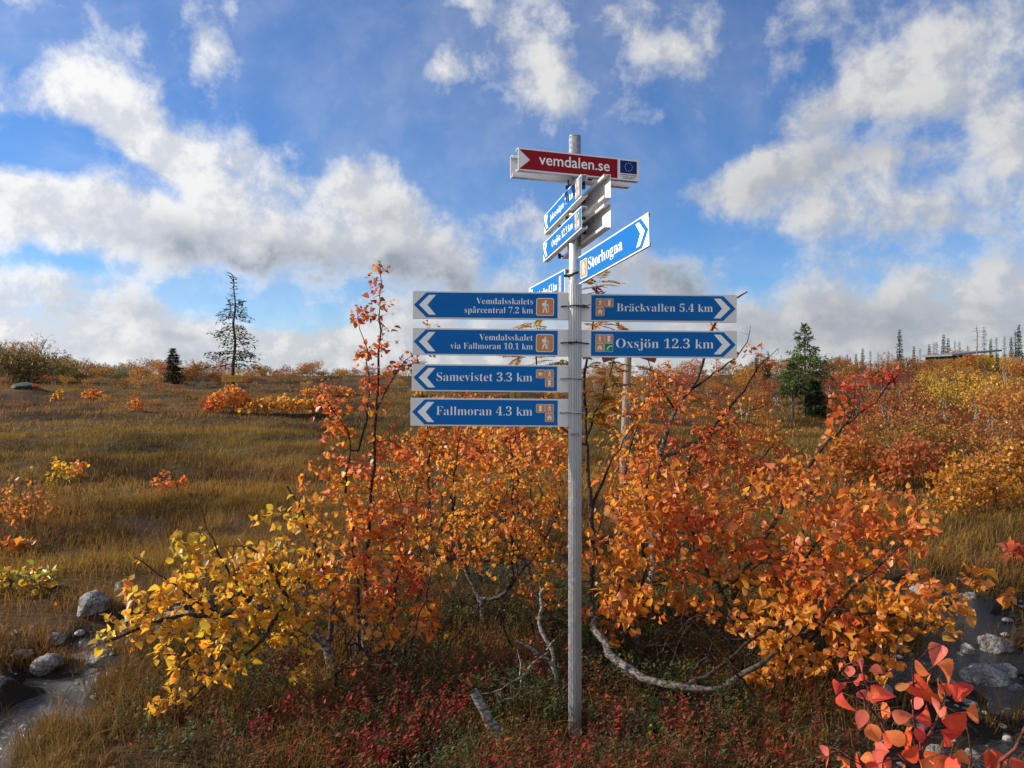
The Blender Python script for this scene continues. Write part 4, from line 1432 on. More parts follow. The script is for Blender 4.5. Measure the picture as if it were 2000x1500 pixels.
# 8. red birch sapling close to the camera
b = empty('birch_sapling', (0.70, 1.2, h1(.70, 1.2)))
tag(b, 'birch sapling with large scarlet leaves close by in the lower right corner', 'sapling')
P = Plant(81)
YN = 1.22
P.stem([(0.70, 1.2, h1(.70, 1.2))] + S_([(1812, 1700, 1.2), (1808, 1520, YN), (1796, 1450, YN), (1783, 1380, YN), (1781, 1300, YN)]), .0065, .0016, step=.03)
P.stem(S_([(1808, 1540, YN), (1760, 1500, YN), (1738, 1440, YN), (1712, 1380, YN), (1690, 1320, YN), (1682, 1300, YN)]), .004, .001, step=.03, attach=1)
P.stem(S_([(1722, 1410, YN), (1690, 1370, YN - .02), (1660, 1330, YN - .03), (1642, 1305, YN - .03)]), .0024, .001, step=.03, attach=1)
P.stem(S_([(1800, 1470, YN), (1820, 1420, YN - .03), (1845, 1380, YN - .05), (1862, 1340, YN - .05), (1835, 1318, YN - .05)]), .0035, .001, step=.03, attach=1)
P.stem(S_([(1812, 1600, YN), (1890, 1540, YN + .05), (1905, 1460, YN + .08), (1880, 1395, YN + .08)]), .004, .0012, step=.03, attach=1)
P.stem(S_([(1810, 1620, YN), (1740, 1540, YN - .05), (1680, 1492, YN - .06), (1625, 1470, YN - .06)]), .003, .001, step=.03, attach=1)
P.stem(S_([(1812, 1660, YN), (1930, 1560, YN - .1), (1965, 1490, YN - .1), (1998, 1425, YN - .1), (2020, 1380, YN - .1)]), .005, .002, step=.03, attach=1)
HL = [(1637, 1342, 46, 0), (1676, 1328, 52, 0), (1660, 1312, 34, 1), (1652, 1373, 58, 0), (1685, 1357, 50, 1), (1722, 1357, 56, 0), (1683, 1405, 58, 1), (1705, 1363, 40, 1), (1762, 1398, 54, 1), (1800, 1307, 58, 2), (1830, 1277, 60, 1),
      (1847, 1312, 56, 2), (1802, 1348, 72, 3), (1832, 1366, 74, 2), (1880, 1350, 80, 0), (1903, 1396, 62, 2), (1837, 1378, 54, 1), (1867, 1407, 78, 3), (1805, 1393, 68, 0), (1798, 1433, 52, 0), (1773, 1447, 66, 3), (1707, 1433, 56, 2), (1730, 1440, 60, 0),
      (1850, 1443, 62, 0), (1720, 1478, 66, 1), (1828, 1482, 72, 3), (1862, 1492, 66, 3), (1937, 1490, 72, 3), (1993, 1494, 60, 3), (1610, 1466, 40, 1), (1612, 1484, 44, 1), (1677, 1488, 54, 0), (1647, 1483, 46, 2), (1693, 1482, 42, 2), (1780, 1470, 56, 3), (1748, 1440, 58, 2),
      (1728, 1386, 58, 2), (1763, 1340, 44, 4), (1712, 1309, 40, 1), (1680, 1298, 28, 1), (1642, 1303, 26, 2), (1790, 1372, 48, 1), (1770, 1420, 50, 2), (1735, 1495, 50, 1), (1805, 1500, 56, 2), (1700, 1500, 48, 0), (1650, 1500, 40, 1), (1760, 1500, 52, 0), (1812, 1330, 46, 2), (1846, 1345, 50, 0), (1880, 1480, 44, 2)]
r = np.random.default_rng(82)
cc = [((.74, .075, .055)), ((.74, .15, .12)), ((.76, .20, .06)), ((.76, .085, .035)), ((.40, .19, .09))]
lp, ld, ln_, ls, lc, pet = [], [], [], [], [], []
pos = np.array(P.pos)
for (px, py, sz, k) in HL:
    Yl = YN + r.normal(0, .03)
    c = at(px, py, Yl); s = sz / F * Yl
    i = int(np.argmin(((pos - c) ** 2).sum(1) + 1e-4 * (pos[:, 2] < c[2] - .05)))
    a = pos[i]
    d = (c - a); d = d / (np.linalg.norm(d) + 1e-6) * .7 + r.normal(0, .45, 3) + np.array([0, 0, -.45]); d /= np.linalg.norm(d)
    s = s * .68; base = c - d * s * .5
    nn_ = np.array([-.35, -.85, .45]) + r.normal(0, .5, 3)
    lp.append(base); ld.append(d); ln_.append(nn_); ls.append(s); lc.append(np.array(cc[k]) * r.uniform(.85, 1.15))
    pet.append((a, (a + base) / 2 + np.array([0, 0, .006]), base))
for t in pet: P.stem(t, .0009, .0007, step=.012, jit=0)
P.wood('branches', b, thin=(.13, .042, .032), thick=(.13, .07, .055), origin=b.location)
o = b.location
me = leaves_mesh('leaf_cluster', np.array(lp) - np.array(o), ld, ln_, ls, lc, M_LEAFH, LEAF_HERO, LF_HERO, r.normal(.3, .6, len(lp)), veins=True)
me.polygons.foreach_set('use_smooth', np.ones(len(me.polygons), dtype=bool))
link('crown', me, b)
# ------------------------------------------------------------------ dead wood near the post
def dead(name, paths, label, cat, base):
    e = empty(name, base)
    tag(e, label, cat)
    P = Plant(len(name))
    for i, (pts, r0, r1) in enumerate(paths):
        P.stem(pts, r0, r1, step=.05, jit=.5)
    P.wood('dead_wood', e, thick=(.22, .205, .18), thin=(.24, .225, .20), r_lo=.003, r_hi=.01, origin=base)
    return e


p = down(at(1092, 1338, 4.1))
dead('dead_branch', [
    ([p] + S_([(1082, 1290, 4.1), (1078, 1260, 4.12), (1055, 1235, 4.15), (1058, 1190, 4.2), (1052, 1160, 4.4), (1062, 1150, 4.4)]), .014, .007),
    (S_([(1082, 1300, 4.1), (1060, 1275, 4.08), (1035, 1270, 4.05), (1005, 1250, 4.0)]), .012, .004),
    (S_([(1070, 1275, 4.1), (1040, 1290, 4.0), (1020, 1325, 3.9), (985, 1345, 3.8), (940, 1355, 3.75)]), .008, .003),
    (S_([(1018, 1328, 3.9), (1012, 1360, 3.8), (995, 1374, 3.75), (970, 1373, 3.72)]), .004, .002),
    (S_([(1015, 1320, 3.9), (1012, 1290, 3.92), (1010, 1268, 3.95)]), .004, .002),
    (S_([(1068, 1270, 4.1), (1072, 1255, 4.1), (1085, 1248, 4.1)]), .006, .003)],
    'bare grey dead branch forking beside the foot of the post', 'branch', p)
p = down(at(995, 1470, 3.55))
dead('birch_stump', [([p] + S_([(978, 1440, 3.5), (957, 1410, 3.5), (937, 1375, 3.5), (924, 1350, 3.5)]), .032, .020)],
     'leaning lichen covered birch stump in red blueberry scrub', 'stump', p)

# ------------------------------------------------------------------ rocks
def rock(i, x, y, sx, sy, sz, label, sink=.40, tilt=0, mt=None):
    import bmesh
    bm = bmesh.new()
    bmesh.ops.create_icosphere(bm, subdivisions=4, radius=1)
    rr = random.Random(i * 17 + 3)
    ox, oy = rr.uniform(0, 50), rr.uniform(0, 50)
    planes = []
    for _ in range(9):
        v = Vector((rr.gauss(0, 1), rr.gauss(0, 1), rr.gauss(.2, .8))).normalized()
        planes.append((v, rr.uniform(.62, .9)))
    for v in bm.verts:
        c = v.co.copy()
        for (nrm, d) in planes:
            k = c.dot(nrm)
            if k > d: c -= nrm * (k - d) * .85
        f = float(fbm(np.array([c.x * 1.6 + ox]), np.array([c.y * 1.6 + c.z * 1.9 + oy]), i, 4)[0])
        c *= .72 + .56 * f
        v.co = Vector((c.x * sx, c.y * sy, c.z * sz))
    me = bpy.data.meshes.new('boulder')
    bm.to_mesh(me); bm.free()
    for p_ in me.polygons: p_.use_smooth = True
    me.materials.append(mt or M_ROCK)
    o = link('boulder', me)
    o.location = (x, y, max(h1(x, y), WATER_Z - .05) + sz * (1 - sink) - sz * .35)
    o.rotation_euler = (0, R(tilt), rr.uniform(0, 6))
    tag(o, label, 'rock', 'stones along the brook')


ROCKS = [(172, 1172, 70, 52, 'big pale boulder with a dark split at the grassy brook bank on the left'), (238, 1140, 30, 36, 'small dark boulder behind the split boulder on the left bank'),
         (240, 1170, 34, 26, 'low grey stone right beside the split boulder'), (30, 1232, 22, 22, 'small grey stone at the left edge above the brook'), (104, 1246, 34, 22, 'pale flat stone on the dark mud left of the brook'),
         (38, 1278, 40, 18, 'flat white stone half sunk at the left edge'), (82, 1298, 56, 34, 'pale angular stone above the left pool'), (176, 1281, 88, 20, 'long flat white slab on the mud beside the brook'),
         (330, 1215, 120, 40, 'broad grey slab half hidden under the golden birch leaves'), (420, 1262, 60, 22, 'grey stone under the golden birch branch tips'), (330, 1155, 50, 22, 'low grey stone behind the golden birch crown'),
         (1812, 1158, 64, 40, 'pale rounded boulder under the dark bank on the right'), (1897, 1166, 40, 30, 'grey stone beside the pale boulder under the right bank'),
         (1950, 1256, 60, 40, 'bright white stone at the right edge above the brook'), (1896, 1278, 44, 48, 'dark grey pointed stone left of the bright white one'), (1884, 1308, 34, 30, 'small pale stone below the dark pointed stone'),
         (1940, 1332, 100, 62, 'large mottled boulder on the right brook shore'), (1970, 1306, 56, 30, 'pale stone sitting behind the large mottled boulder'), (1990, 1360, 50, 34, 'flat grey stone at the right edge below the mottled boulder'),
         (1758, 1270, 34, 18, 'small pale stone among the orange birch twigs'), (1745, 1300, 24, 22, 'small white stone above the scarlet sapling'), (1772, 1302, 20, 24, 'narrow white stone beside the sapling tip'), (1855, 1250, 36, 30, 'grey stone left of the bright white stone, half in twigs'),
         (1258, 1258, 34, 24, 'grey stone behind the foot of the broad orange birch')]
for i, (px, py, w, h, lab) in enumerate(ROCKS):
    # stand the stone where its foot meets the ground in the photograph
    x, y, z = ground_hit(px, py + h / 2)
    s = w / F * y / 2 * 1.12
    hz = h / F * y / 2 * 1.05
    rock(i, x, y + s * .4, s, s * .8, hz, lab)
# the dark flat rock out on the fell
x, y, z = ground_hit(46, 757)
rock(40, x, y, .8, .6, .2, 'low dark rock slab out on the fell at the left', .5, mt=M_ROCKD)

# ------------------------------------------------------------------ far things: post with cross, board, cabin
xp, yp = at(1221, 800, 7.2)[:2]
e = empty('trail_marker', (xp, yp, h1(xp, yp)))
tag(e, 'weathered grey trail pole with red cross boards behind the right sign', 'trail marker')
m_ = MB()
zt = EYE + (750 - 672) / F * 7.2 - e.location.z
m_.tube([(-.035, 0, -.2), (-.012, 0, zt * .5), (.032, 0, zt)], [.040, .037, .033], 12)
m_.build('pole', M_WOODG, e)
zc = EYE + (750 - 686) / F * 7.2 - e.location.z
for s_ in (-1, 1):
    c = MB()
    for (a, b_) in (((-.25, -.085 * s_), (.25, .085 * s_)),):
        sg = seg(a, b_, .055, .055)
        c.prism([(q_[0] + .03, q_[1] + zc) for q_ in sg], -.048 - .016 * (s_ > 0), -.036 - .016 * (s_ > 0))
    c.build('cross_board', M_MARKER, e)

xc, yc = at(1880, 700, 62)[:2]
zc = EYE + (750 - 712) / F * 62
e = empty('cabin', (xc, yc, zc), R(12))
tag(e, 'dark cabin with long grey roof on the hill crest at the right', 'cabin')
m_ = MB()
m_.box(-2.1, 1.8, -1.2, 1.6, -1.2, .72)
m_.build('wall', M_CABW, e)
m_ = MB()
m_.prism([(-2.5, .62), (2.1, 1.02), (2.1, 1.16), (-2.5, .76)], -1.7, 2.1)
m_.build('roof', M_CABR, e)
m_ = MB()
m_.box(-.5, .3, -1.24, -1.205, -.1, .5)
m_.build('window', simple('dark_glass', (.03, .035, .04), .1), e)

# ------------------------------------------------------------------ spruces
def spruce(name, parent_loc, Ht, Lmax, seed, z0=.1, whorl=.22, sparse=1.0, p=.9, droop=.35, tr=.05, needle=.10, dens=26, cs=((.030, .052, .022), (.045, .070, .026), (.022, .038, .02)), lean=0.0, gnarl=0.0, bare_top=0.0, twigs=True, barkc=(.10, .085, .07), flat=False):
    r = np.random.default_rng(seed)
    P = Plant(seed)
    top = np.array([lean, 0, Ht])
    tpts = [np.array([0, 0, -.15]), np.array([0, 0, .1])] + [np.array([lean * u + gnarl * r.normal(), gnarl * r.normal(), Ht * u]) for u in np.linspace(.2, 1, 7)]
    if gnarl: tpts.append(top + np.array([-.05 * Ht, .0, .02]))
    ids = P.stem(tpts, tr, tr * .12, step=.15, jit=.1)
    TP = np.array([P.pos[i] for i in ids])
    lp, ld, ls, lc = [], [], [], []
    z = z0 * Ht
    while z < Ht * .985:
        u = z / Ht
        nb = max(2, int(r.poisson(4.4 * sparse)))
        a0 = r.uniform(0, 6.28)
        for k in range(nb):
            az = a0 + 6.28 * k / nb + r.normal(0, .3)
            L = Lmax * ((1 - u) ** p + .04) * r.uniform(.55, 1.15)
            if flat: L *= .6 + .8 * math.sin(math.pi * min(1, (u - z0) / (1 - z0) + .12)) ** .7
            if bare_top and u > bare_top: L *= .3
            c = np.array([np.interp(z, TP[:, 2], TP[:, q_]) for q_ in range(3)])
            d = np.array([math.cos(az), math.sin(az), 0])
            m1 = c + d * L * .5 + np.array([0, 0, -droop * L * .35 + .05 * L]); m2 = c + d * L + np.array([0, 0, -droop * L * .45 + r.normal(0, .05) * L])
            if u > .85: m1[2] += .25 * L; m2[2] += .5 * L
            P.stem([c, m1, m2], max(.004, tr * .22 * (1 - u) + .004), .002, step=max(.12, L / 4), jit=.4 + gnarl * 2)
            nl = int(dens * L / needle * .28 * (1 if not (bare_top and u > bare_top) else .4) * (sparse if sparse < 1 else 1)) + 2
            for q_ in range(nl):
                t = r.uniform(.18, 1) if twigs else r.uniform(.3, 1)
                pt = (1 - t) ** 2 * c + 2 * t * (1 - t) * m1 + t * t * m2
                sd_ = np.array([-d[1], d[0], 0]) * r.normal(0, .20 * L * (1 - .6 * t))
                pt = pt + sd_ + np.array([0, 0, r.normal(-.02, .05) * L - abs(r.normal(0, .04)) * L])
                lp.append(pt); ld.append(d * .7 + sd_ / (np.linalg.norm(sd_) + .05) * .6 + r.normal(0, .35, 3) + np.array([0, 0, -.15 if u < .8 else .3])); ls.append(needle * r.uniform(.6, 1.5))
        z += whorl * Ht / 8 * r.uniform(.6, 1.3) * (1.25 - .5 * u)
    e = empty(name, parent_loc)
    P.wood('trunk', e, thin=tuple(c_ * .8 for c_ in barkc), thick=barkc, rmin=.004)
    lc = pal(r, len(lp), cs, np.ones(len(cs)), .2)
    tm = np.array([(0, 0, 0), (.4, -.16, .03), (1, 0, -.03), (.4, .16, .03)])
    link('crown', leaves_mesh('crown', lp, ld, r.normal(0, .6, (len(lp), 3)) + np.array([0, 0, 1]), ls, lc, M_NEEDLE, tm, LF_FAR), e)
    return e


def copy_thing(src, loc, rz=0, s=1.0, sz=None):
    c = src.copy()
    COL.objects.link(c)
    c.location = loc
    c.rotation_euler = (0, 0, rz)
    c.scale = (s, s, sz or s)
    for ch in src.children:
        d = ch.copy()
        COL.objects.link(d)
        d.parent = c
    return c


# gnarled old spruce with a board on the left
Y = 34.0
x = (457 - 1000) / F * Y; g = h1(x, Y)
ht = EYE + (750 - 533) / F * Y - g
s = spruce('old_spruce', (x, Y, g), ht, 1.75, 5, z0=.30, whorl=.24, sparse=.72, p=.85, droop=.30, tr=.10, needle=.16, dens=19, gnarl=.06, bare_top=.80, cs=((.03, .038, .018), (.05, .058, .024), (.055, .045, .026)), barkc=(.075, .062, .05))
tag(s, 'gaunt half bare old spruce standing alone on the left fell', 'spruce')
zb = EYE + (750 - 739.5) / F * Y - g
e = empty('notice_board', (x, Y - .22, g))
tag(e, 'ochre notice board with two dark lines fixed in front of the gaunt spruce', 'sign')
m_ = MB(); m_.box(-.47, .47, -.02, .02, zb - .14, zb + .14); m_.build('board', M_OCHRE, e)
m_ = MB()
for (a, b_, z_) in ((-.34, -.16, .04), (-.12, .14, .04), (.18, .38, .04), (-.36, -.1, -.05), (-.05, .12, -.05), (.16, .36, -.05)):
    m_.box(a, b_, -.026, -.021, zb + z_ - .014, zb + z_ + .014)
m_.build('printed_line', M_DKBROWN, e)
m_ = MB()
m_.tube([(-.3, .06, -.2), (-.3, .06, zb + .1)], [.03, .03], 8); m_.build('stake', M_WOODG, e)

protoA = spruce('spruce', (0, 0, 0), 3.0, .62, 101, z0=.04, whorl=.20, p=.8, tr=.05, needle=.11, dens=34)
x, Y, g = (338 - 1000) / F * 49, 49, 0
g = h1(x, Y)
protoA.location = (x, Y, g)
sc_ = (EYE + (750 - 680) / F * Y - g) / 3.0
protoA.scale = (sc_ * 1.7, sc_ * 1.7, sc_)
tag(protoA, 'small dark spruce standing alone on the ridge left of the gaunt one', 'spruce')
# pair on the right
Y = 29.0
x = (1572 - 1000) / F * Y; g = h1(x, Y)
s = spruce('spruce', (x, Y, g), EYE + (750 - 634) / F * Y - g, .85, 111, z0=.30, whorl=.25, p=.42, droop=.15, tr=.07, needle=.13, dens=27, flat=True, cs=((.070, .105, .030), (.095, .125, .036), (.040, .065, .025)))
tag(s, 'tall bushy dark green spruce on the right with a bare lower trunk', 'spruce')
Y = 28.0
x = (1548 - 1000) / F * Y; g = h1(x, Y)
s = spruce('spruce', (x, Y, g), EYE + (750 - 708) / F * Y - g, .75, 112, z0=.45, whorl=.26, p=.5, droop=.1, tr=.045, needle=.11, dens=38, flat=True, cs=((.090, .115, .030), (.11, .13, .035), (.05, .075, .025)))
tag(s, 'shorter spreading spruce leaning against the tall bushy one', 'spruce')
Y = 28.4
x = (1592 - 1000) / F * Y; g = h1(x, Y)
s = spruce('spruce', (x, Y, g), EYE + (750 - 745) / F * Y - g, .55, 113, z0=.05, whorl=.26, p=.6, droop=.2, tr=.04, needle=.11, dens=36, cs=((.030, .052, .022), (.04, .065, .024)))
tag(s, 'young dark spruce growing at the foot of the tall bushy one', 'spruce')
protoB = spruce('spruce', (0, 0, 0), 4.0, .50, 121, z0=.10, whorl=.20, p=.7, sparse=.9, droop=.5, tr=.06, needle=.12, dens=26)
protoC = spruce('spruce', (0, 0, 0), 4.0, .40, 122, z0=.2, whorl=.24, p=.5, sparse=.6, droop=.55, tr=.06, needle=.11, dens=15, cs=((.03, .042, .022), (.045, .055, .03)))
CRE = [(1757, 643, 66, 'B'), (1843, 653, 70, 'B'), (1865, 664, 70, 'C'), (1874, 666, 70, 'C'), (1824, 668, 70, 'C'), (1829, 667, 70, 'C'), (1922, 638, 66, 'C'), (1990, 634, 62, 'B'), (1975, 658, 64, 'B'), (1962, 656, 66, 'C'),
       (1946, 658, 68, 'C'), (1890, 674, 70, 'C'), (1685, 680, 62, 'B'), (1797, 680, 68, 'C'), (1478, 688, 48, 'B'), (1492, 690, 48, 'C'), (1500, 686, 48, 'B'), (1735, 684, 66, 'C'), (1655, 690, 60, 'C'), (1715, 688, 66, 'C'), (518, 712, 90, 'B'), (692, 722, 100, 'B'), (560, 722, 90, 'C'), (2040, 640, 60, 'B'), (1998, 690, 40, 'B'), (1852, 660, 68, 'B'), (1935, 662, 66, 'B'), (1983, 645, 64, 'C'), (1815, 672, 68, 'B'), (1785, 676, 68, 'B'), (1700, 684, 64, 'C'), (1672, 690, 62, 'B'), (1948, 690, 48, 'B'), (1640, 694, 60, 'B'), (1770, 720, 42, 'B')]
r = np.random.default_rng(131)
firstB, firstC = True, True
for (px, py, Y, k) in CRE:
    x = (px - 1000) / F * Y
    g = h1(x, Y)
    ht = max(1.2, EYE + (750 - py) / F * Y - g)
    src = protoB if k == 'B' else protoC
    s_ = ht / 4.0
    if k == 'B' and firstB: o = protoB; firstB = False; o.location = (x, Y, g); o.scale = (s_ * .9, s_ * .9, s_)
    elif k == 'C' and firstC: o = protoC; firstC = False; o.location = (x, Y, g); o.scale = (s_ * .8, s_ * .8, s_)
    else: o = copy_thing(src, (x, Y, g), r.uniform(0, 6), s_ * .9, s_)
    tag(o, ('slim dark spruce on the far crest above the birches' if k == 'B' else 'thin ragged spruce on the far crest above the birches') if px > 1200 else 'tiny spruce on the far left ridge', 'spruce',
        'spruces along the far crest' if px > 1200 else 'tiny spruces on the left ridge')
# bare dead trunks on the hill
for i, (px, pt, pb_, Y, lab) in enumerate(((1908, 636, 742, 58, 'bare dead trunk standing before the cabin roof'), (1768, 700, 800, 40, 'dark dead trunk among the yellow birches on the hill'))):
    x = (px - 1000) / F * Y; g = h1(x, Y)
    ht = EYE + (750 - pt) / F * Y - g
    e = empty('dead_tree', (x, Y, g)); tag(e, lab, 'dead tree')
    P = Plant(140 + i)
    P.stem([(0, 0, -.1), (.04, 0, ht * .5), (0, 0, ht)], .075, .02, step=.3)
    for q_ in range(16):
        z_ = ht * np.random.default_rng(i * 50 + q_).uniform(.4, .97); a = q_ * 2.4
        P.stem([(0.02, 0, z_), (.2 * math.cos(a), .2 * math.sin(a), z_ + .03), (.34 * math.cos(a), .34 * math.sin(a), z_ - .02)], .012, .005, step=.1)
    P.wood('trunk', e, thin=(.12, .10, .09), thick=(.24, .22, .20))

# ------------------------------------------------------------------ birch scrub on hillside and ridge
def scrub_proto(name, seed, Ht, cs, ws, ntw, leaf, per, trunkw, nst, rx, zc, rz, multi=True):
    r = np.random.default_rng(seed)
    P = Plant(seed)
    Ht *= .72; zc *= .72; rz *= .76; trunkw *= .8
    for k in range(nst):
        a = r.uniform(0, 6.28); sp = r.uniform(.1, .5) * rx
        b0 = np.array([math.cos(a), math.sin(a), 0]) * .08 * rx
        P.stem([b0 + np.array([0, 0, -.12]), b0 * 1.5 + np.array([0, 0, Ht * .15]), np.array([math.cos(a) * sp * .6, math.sin(a) * sp * .6, Ht * .5]), np.array([math.cos(a) * sp, math.sin(a) * sp, Ht * r.uniform(.75, .97)])], trunkw, .005, step=.12, jit=.8)
    q_ = r.normal(0, 1, (ntw, 3)); q_ /= np.linalg.norm(q_, axis=1)[:, None]
    q_ *= r.uniform(0, 1, (ntw, 1)) ** .4
    # several clumps give the crown an uneven edge
    cl = np.stack([r.normal(0, rx * .45, 9), r.normal(0, rx * .45, 9), zc + r.normal(0, rz * .45, 9)], 1)
    pick = r.integers(0, 9, ntw)
    T = cl[pick] + q_ * np.array([rx, rx, rz]) * .62
    T = T[T[:, 2] > .12]
    ends = P.grow(T, step=.14)
    e = empty(name)
    P.wood('trunk', e, thin=(.06, .036, .03), thick=(.46, .44, .42), r_lo=.006, r_hi=.015, rmin=.0030)
    p, d, n_ = P.leaf_sites(ends, per, .34, 1.1, .25)
    p = p + r.normal(0, .03, p.shape)
    c = pal(r, len(p), cs, ws, .18)
    link('crown', leaves_mesh('crown', p, d, n_, np.clip(r.normal(leaf, leaf * .25, len(p)), leaf * .4, leaf * 2), c, M_LEAFR, LEAF_FAR, LF_FAR), e)
    return e


F1 = (.40, .175, .026); F2 = (.40, .125, .024); F3 = (.35, .085, .03); F4 = (.46, .26, .028); F5 = (.20, .11, .028); F6 = (.28, .06, .04); F7 = (.20, .16, .035)
PRO = {
    'amber': [scrub_proto('scrub_birch', 201, 2.4, (F1, F2, F5, BRN), (2, 2.4, 1, .9), 380, .058, 7, .034, 4, 1.15, 1.45, .8), scrub_proto('scrub_birch', 202, 2.2, (F1, F2, F5, F3, BRN), (2, 2, 1.4, .8, .9), 380, .056, 7, .03, 5, 1.2, 1.2, .85)],
    'gold': [scrub_proto('scrub_birch', 203, 2.6, (F4, F1, F7), (4, 2, .6), 420, .060, 7, .038, 3, 1.2, 1.6, .85)],
    'rust': [scrub_proto('scrub_birch', 204, 2.2, (F3, F2, F6, BRN), (2, 2, 2, .8), 380, .056, 7, .03, 4, 1.1, 1.35, .8)],
    'olive': [scrub_proto('scrub_birch', 205, 2.3, (F5, F7, F1, (.10, .10, .03)), (1.5, 3, .5, 2), 300, .064, 7, .028, 5, 1.1, 1.3, .8)],
    'bronze': [scrub_proto('scrub_birch', 206, 2.0, (F5, F3, F2, BRN), (2, 1.2, 1.2, 2.4), 240, .056, 6, .026, 5, 1.1, 1.1, .75)],
}
LAB = {'amber': 'amber leaved birch in the thicket', 'gold': 'yellow leaved birch in the thicket', 'rust': 'rust red birch in the thicket', 'olive': 'olive green birch in the thicket', 'bronze': 'brown leaved birch in the thicket'}
used = set()
r = np.random.default_rng(300)


def place_scrub(kind, x, y, ht, where, grp, name=None, wmin=.62):
    pr = PRO[kind]
    k = r.integers(0, len(pr)); src = pr[k]
    base = 1.66
    s_ = ht / base
    loc = (x, y, h1(x, y) - .03)
    if (kind, k) not in used:
        used.add((kind, k)); o = src
        sw = max(s_ * .8, wmin) * 1.05; o.location = loc; o.scale = (sw, sw, s_); o.rotation_euler = (0, 0, r.uniform(0, 6.28))
    else:
        o = copy_thing(src, loc, r.uniform(0, 6.28), max(s_ * .8, wmin) * r.uniform(.9, 1.25), s_)
    if name: o.name = name
    tag(o, LAB[kind] + where, 'birch', kind + grp)
    return o


def kind_for(px, py):
    w = {'amber': 4, 'gold': .5, 'rust': 1.6, 'olive': .25, 'bronze': 1.6}
    if 1790 < px < 1950 and py < 740: w = {'gold': 4, 'amber': 2, 'olive': .6, 'bronze': .8}
    if 1830 < px < 1960 and 760 < py < 900: w = {'rust': 5, 'amber': 1.5, 'gold': .8}
    if px < 1560: w = {'amber': 3, 'bronze': 1.6, 'olive': .7, 'rust': .8}
    if px > 1950: w = {'amber': 3, 'gold': 2, 'bronze': 1}
    ks = list(w); p = np.array([w[k] for k in ks], float)
    return ks[r.choice(len(ks), p=p / p.sum())]


# hillside right: rows from near to far; px, crown-top row
n_h = 0
for (Y, px0, px1, n_, top_lo, top_hi) in ((14.5, 1700, 2080, 5, 790, 860), (18, 1560, 2080, 8, 750, 830), (23, 1450, 2080, 14, 726, 795), (30, 1330, 2080, 15, 712, 770), (39, 1180, 2080, 20, 700, 752), (50, 1150, 2080, 24, 692, 736), (63, 1150, 2080, 30, 690, 724)):
    for i in range(n_):
        px = px0 + (px1 - px0) * (i + r.uniform(.1, .9)) / n_
        Yj = Y * r.uniform(.9, 1.1)
        x = (px - 1000) / F * Yj; g = h1(x, Yj)
        rise = 12 * max(0, (px - 1500) / 500)
        if 1480 < px < 1650 and Y < 29: continue
        if px < 1450: rise = -14
        if px < 1720 and Y < 24 and i % 2: continue
        top = r.uniform(top_lo, top_hi) - (rise if Y > 28 else rise * .6)
        ht = EYE + (750 - top) / F * Yj - g
        ht = float(np.clip(ht, .7, 3.6))
        place_scrub(kind_for(px, top), x, Yj, ht, ' on the right hillside', ' birches on the right hillside')
for i in range(9):
    px = 1800 + i * 18 + r.uniform(-5, 5); Yj = r.uniform(53, 56)
    x = (px - 1000) / F * Yj; g = h1(x, Yj)
    place_scrub('gold' if i % 3 else 'amber', x, Yj, EYE + (750 - r.uniform(699, 708) + (px - 1800) * .08) / F * Yj - g, ' on the right hillside', ' birches on the right hillside')
# the ridge on the left
for (Y, px0, px1, n_, lo0, lo1) in ((46, -60, 330, 15, 684, 724), (53, -60, 450, 24, 668, 715), (60, -60, 640, 36, 664, 712), (70, 60, 840, 32, 688, 720), (86, 330, 1010, 28, 710, 730)):
    for i in range(n_):
        px = px0 + (px1 - px0) * (i + r.uniform(.1, .9)) / n_
        Yj = Y * r.uniform(.93, 1.07)
        x = (px - 1000) / F * Yj; g = h1(x, Yj)
        fall = 40 * np.clip(px / 500, 0, 1.1)
        top = r.uniform(lo0, lo1) + (fall if Y < 70 else fall * .3)
        ht = float(np.clip(EYE + (750 - top) / F * Yj - g, .6, 3.2))
        w = {'olive': 4, 'bronze': 2.4, 'amber': .9, 'rust': .4, 'gold': .5} if px < 300 else {'amber': 2.2, 'gold': 1.6, 'bronze': 1.2, 'rust': .8, 'olive': 1.0}
        ks = list(w); pp = np.array([w[k] for k in ks]); kd = ks[r.choice(len(ks), p=pp / pp.sum())]
        place_scrub(kd, x, Yj, ht, ' along the left ridge', ' birches along the left ridge', 'ridge_birch')
for i in range(12):
    px = -30 + i * 14 + r.uniform(-5, 5)
    Yj = r.uniform(42, 47)
    x = (px - 1000) / F * Yj; g = h1(x, Yj)
    place_scrub('olive', x, Yj, EYE + (750 - r.uniform(656, 690) - max(0, i - 6) * 4) / F * Yj - g, ' along the left ridge', ' birches along the left ridge', 'ridge_birch')
# crooked little tree on the left ridge
Y = 50.0; x = (74 - 1000) / F * Y; g = h1(x, Y)
e = empty('crooked_birch', (x, Y, g)); tag(e, 'crooked thin leaved birch poking above the left ridge scrub', 'birch')
P = Plant(400)
zt = lambda py: EYE + (750 - py) / F * Y - g
P.stem([(0, 0, -.1), (-.05, 0, zt(712)), (.2, 0, zt(695)), (.15, .1, zt(682)), (.5, .1, zt(664))], .075, .02, step=.2)
P.stem([(.18, .05, zt(690)), (-.3, 0, zt(676)), (-.55, 0, zt(670))], .03, .01, step=.2)
rr_ = np.random.default_rng(401)
T = np.stack([rr_.normal(.15, .55, 90), rr_.normal(0, .4, 90), zt(672) + rr_.normal(0, .28, 90)], 1)
ends = P.grow(T, step=.15)
P.wood('trunk', e, thin=(.07, .05, .045), thick=(.16, .14, .13), rmin=.006)
p_, d_, n_ = P.leaf_sites(ends, 3, .3, 1.0)
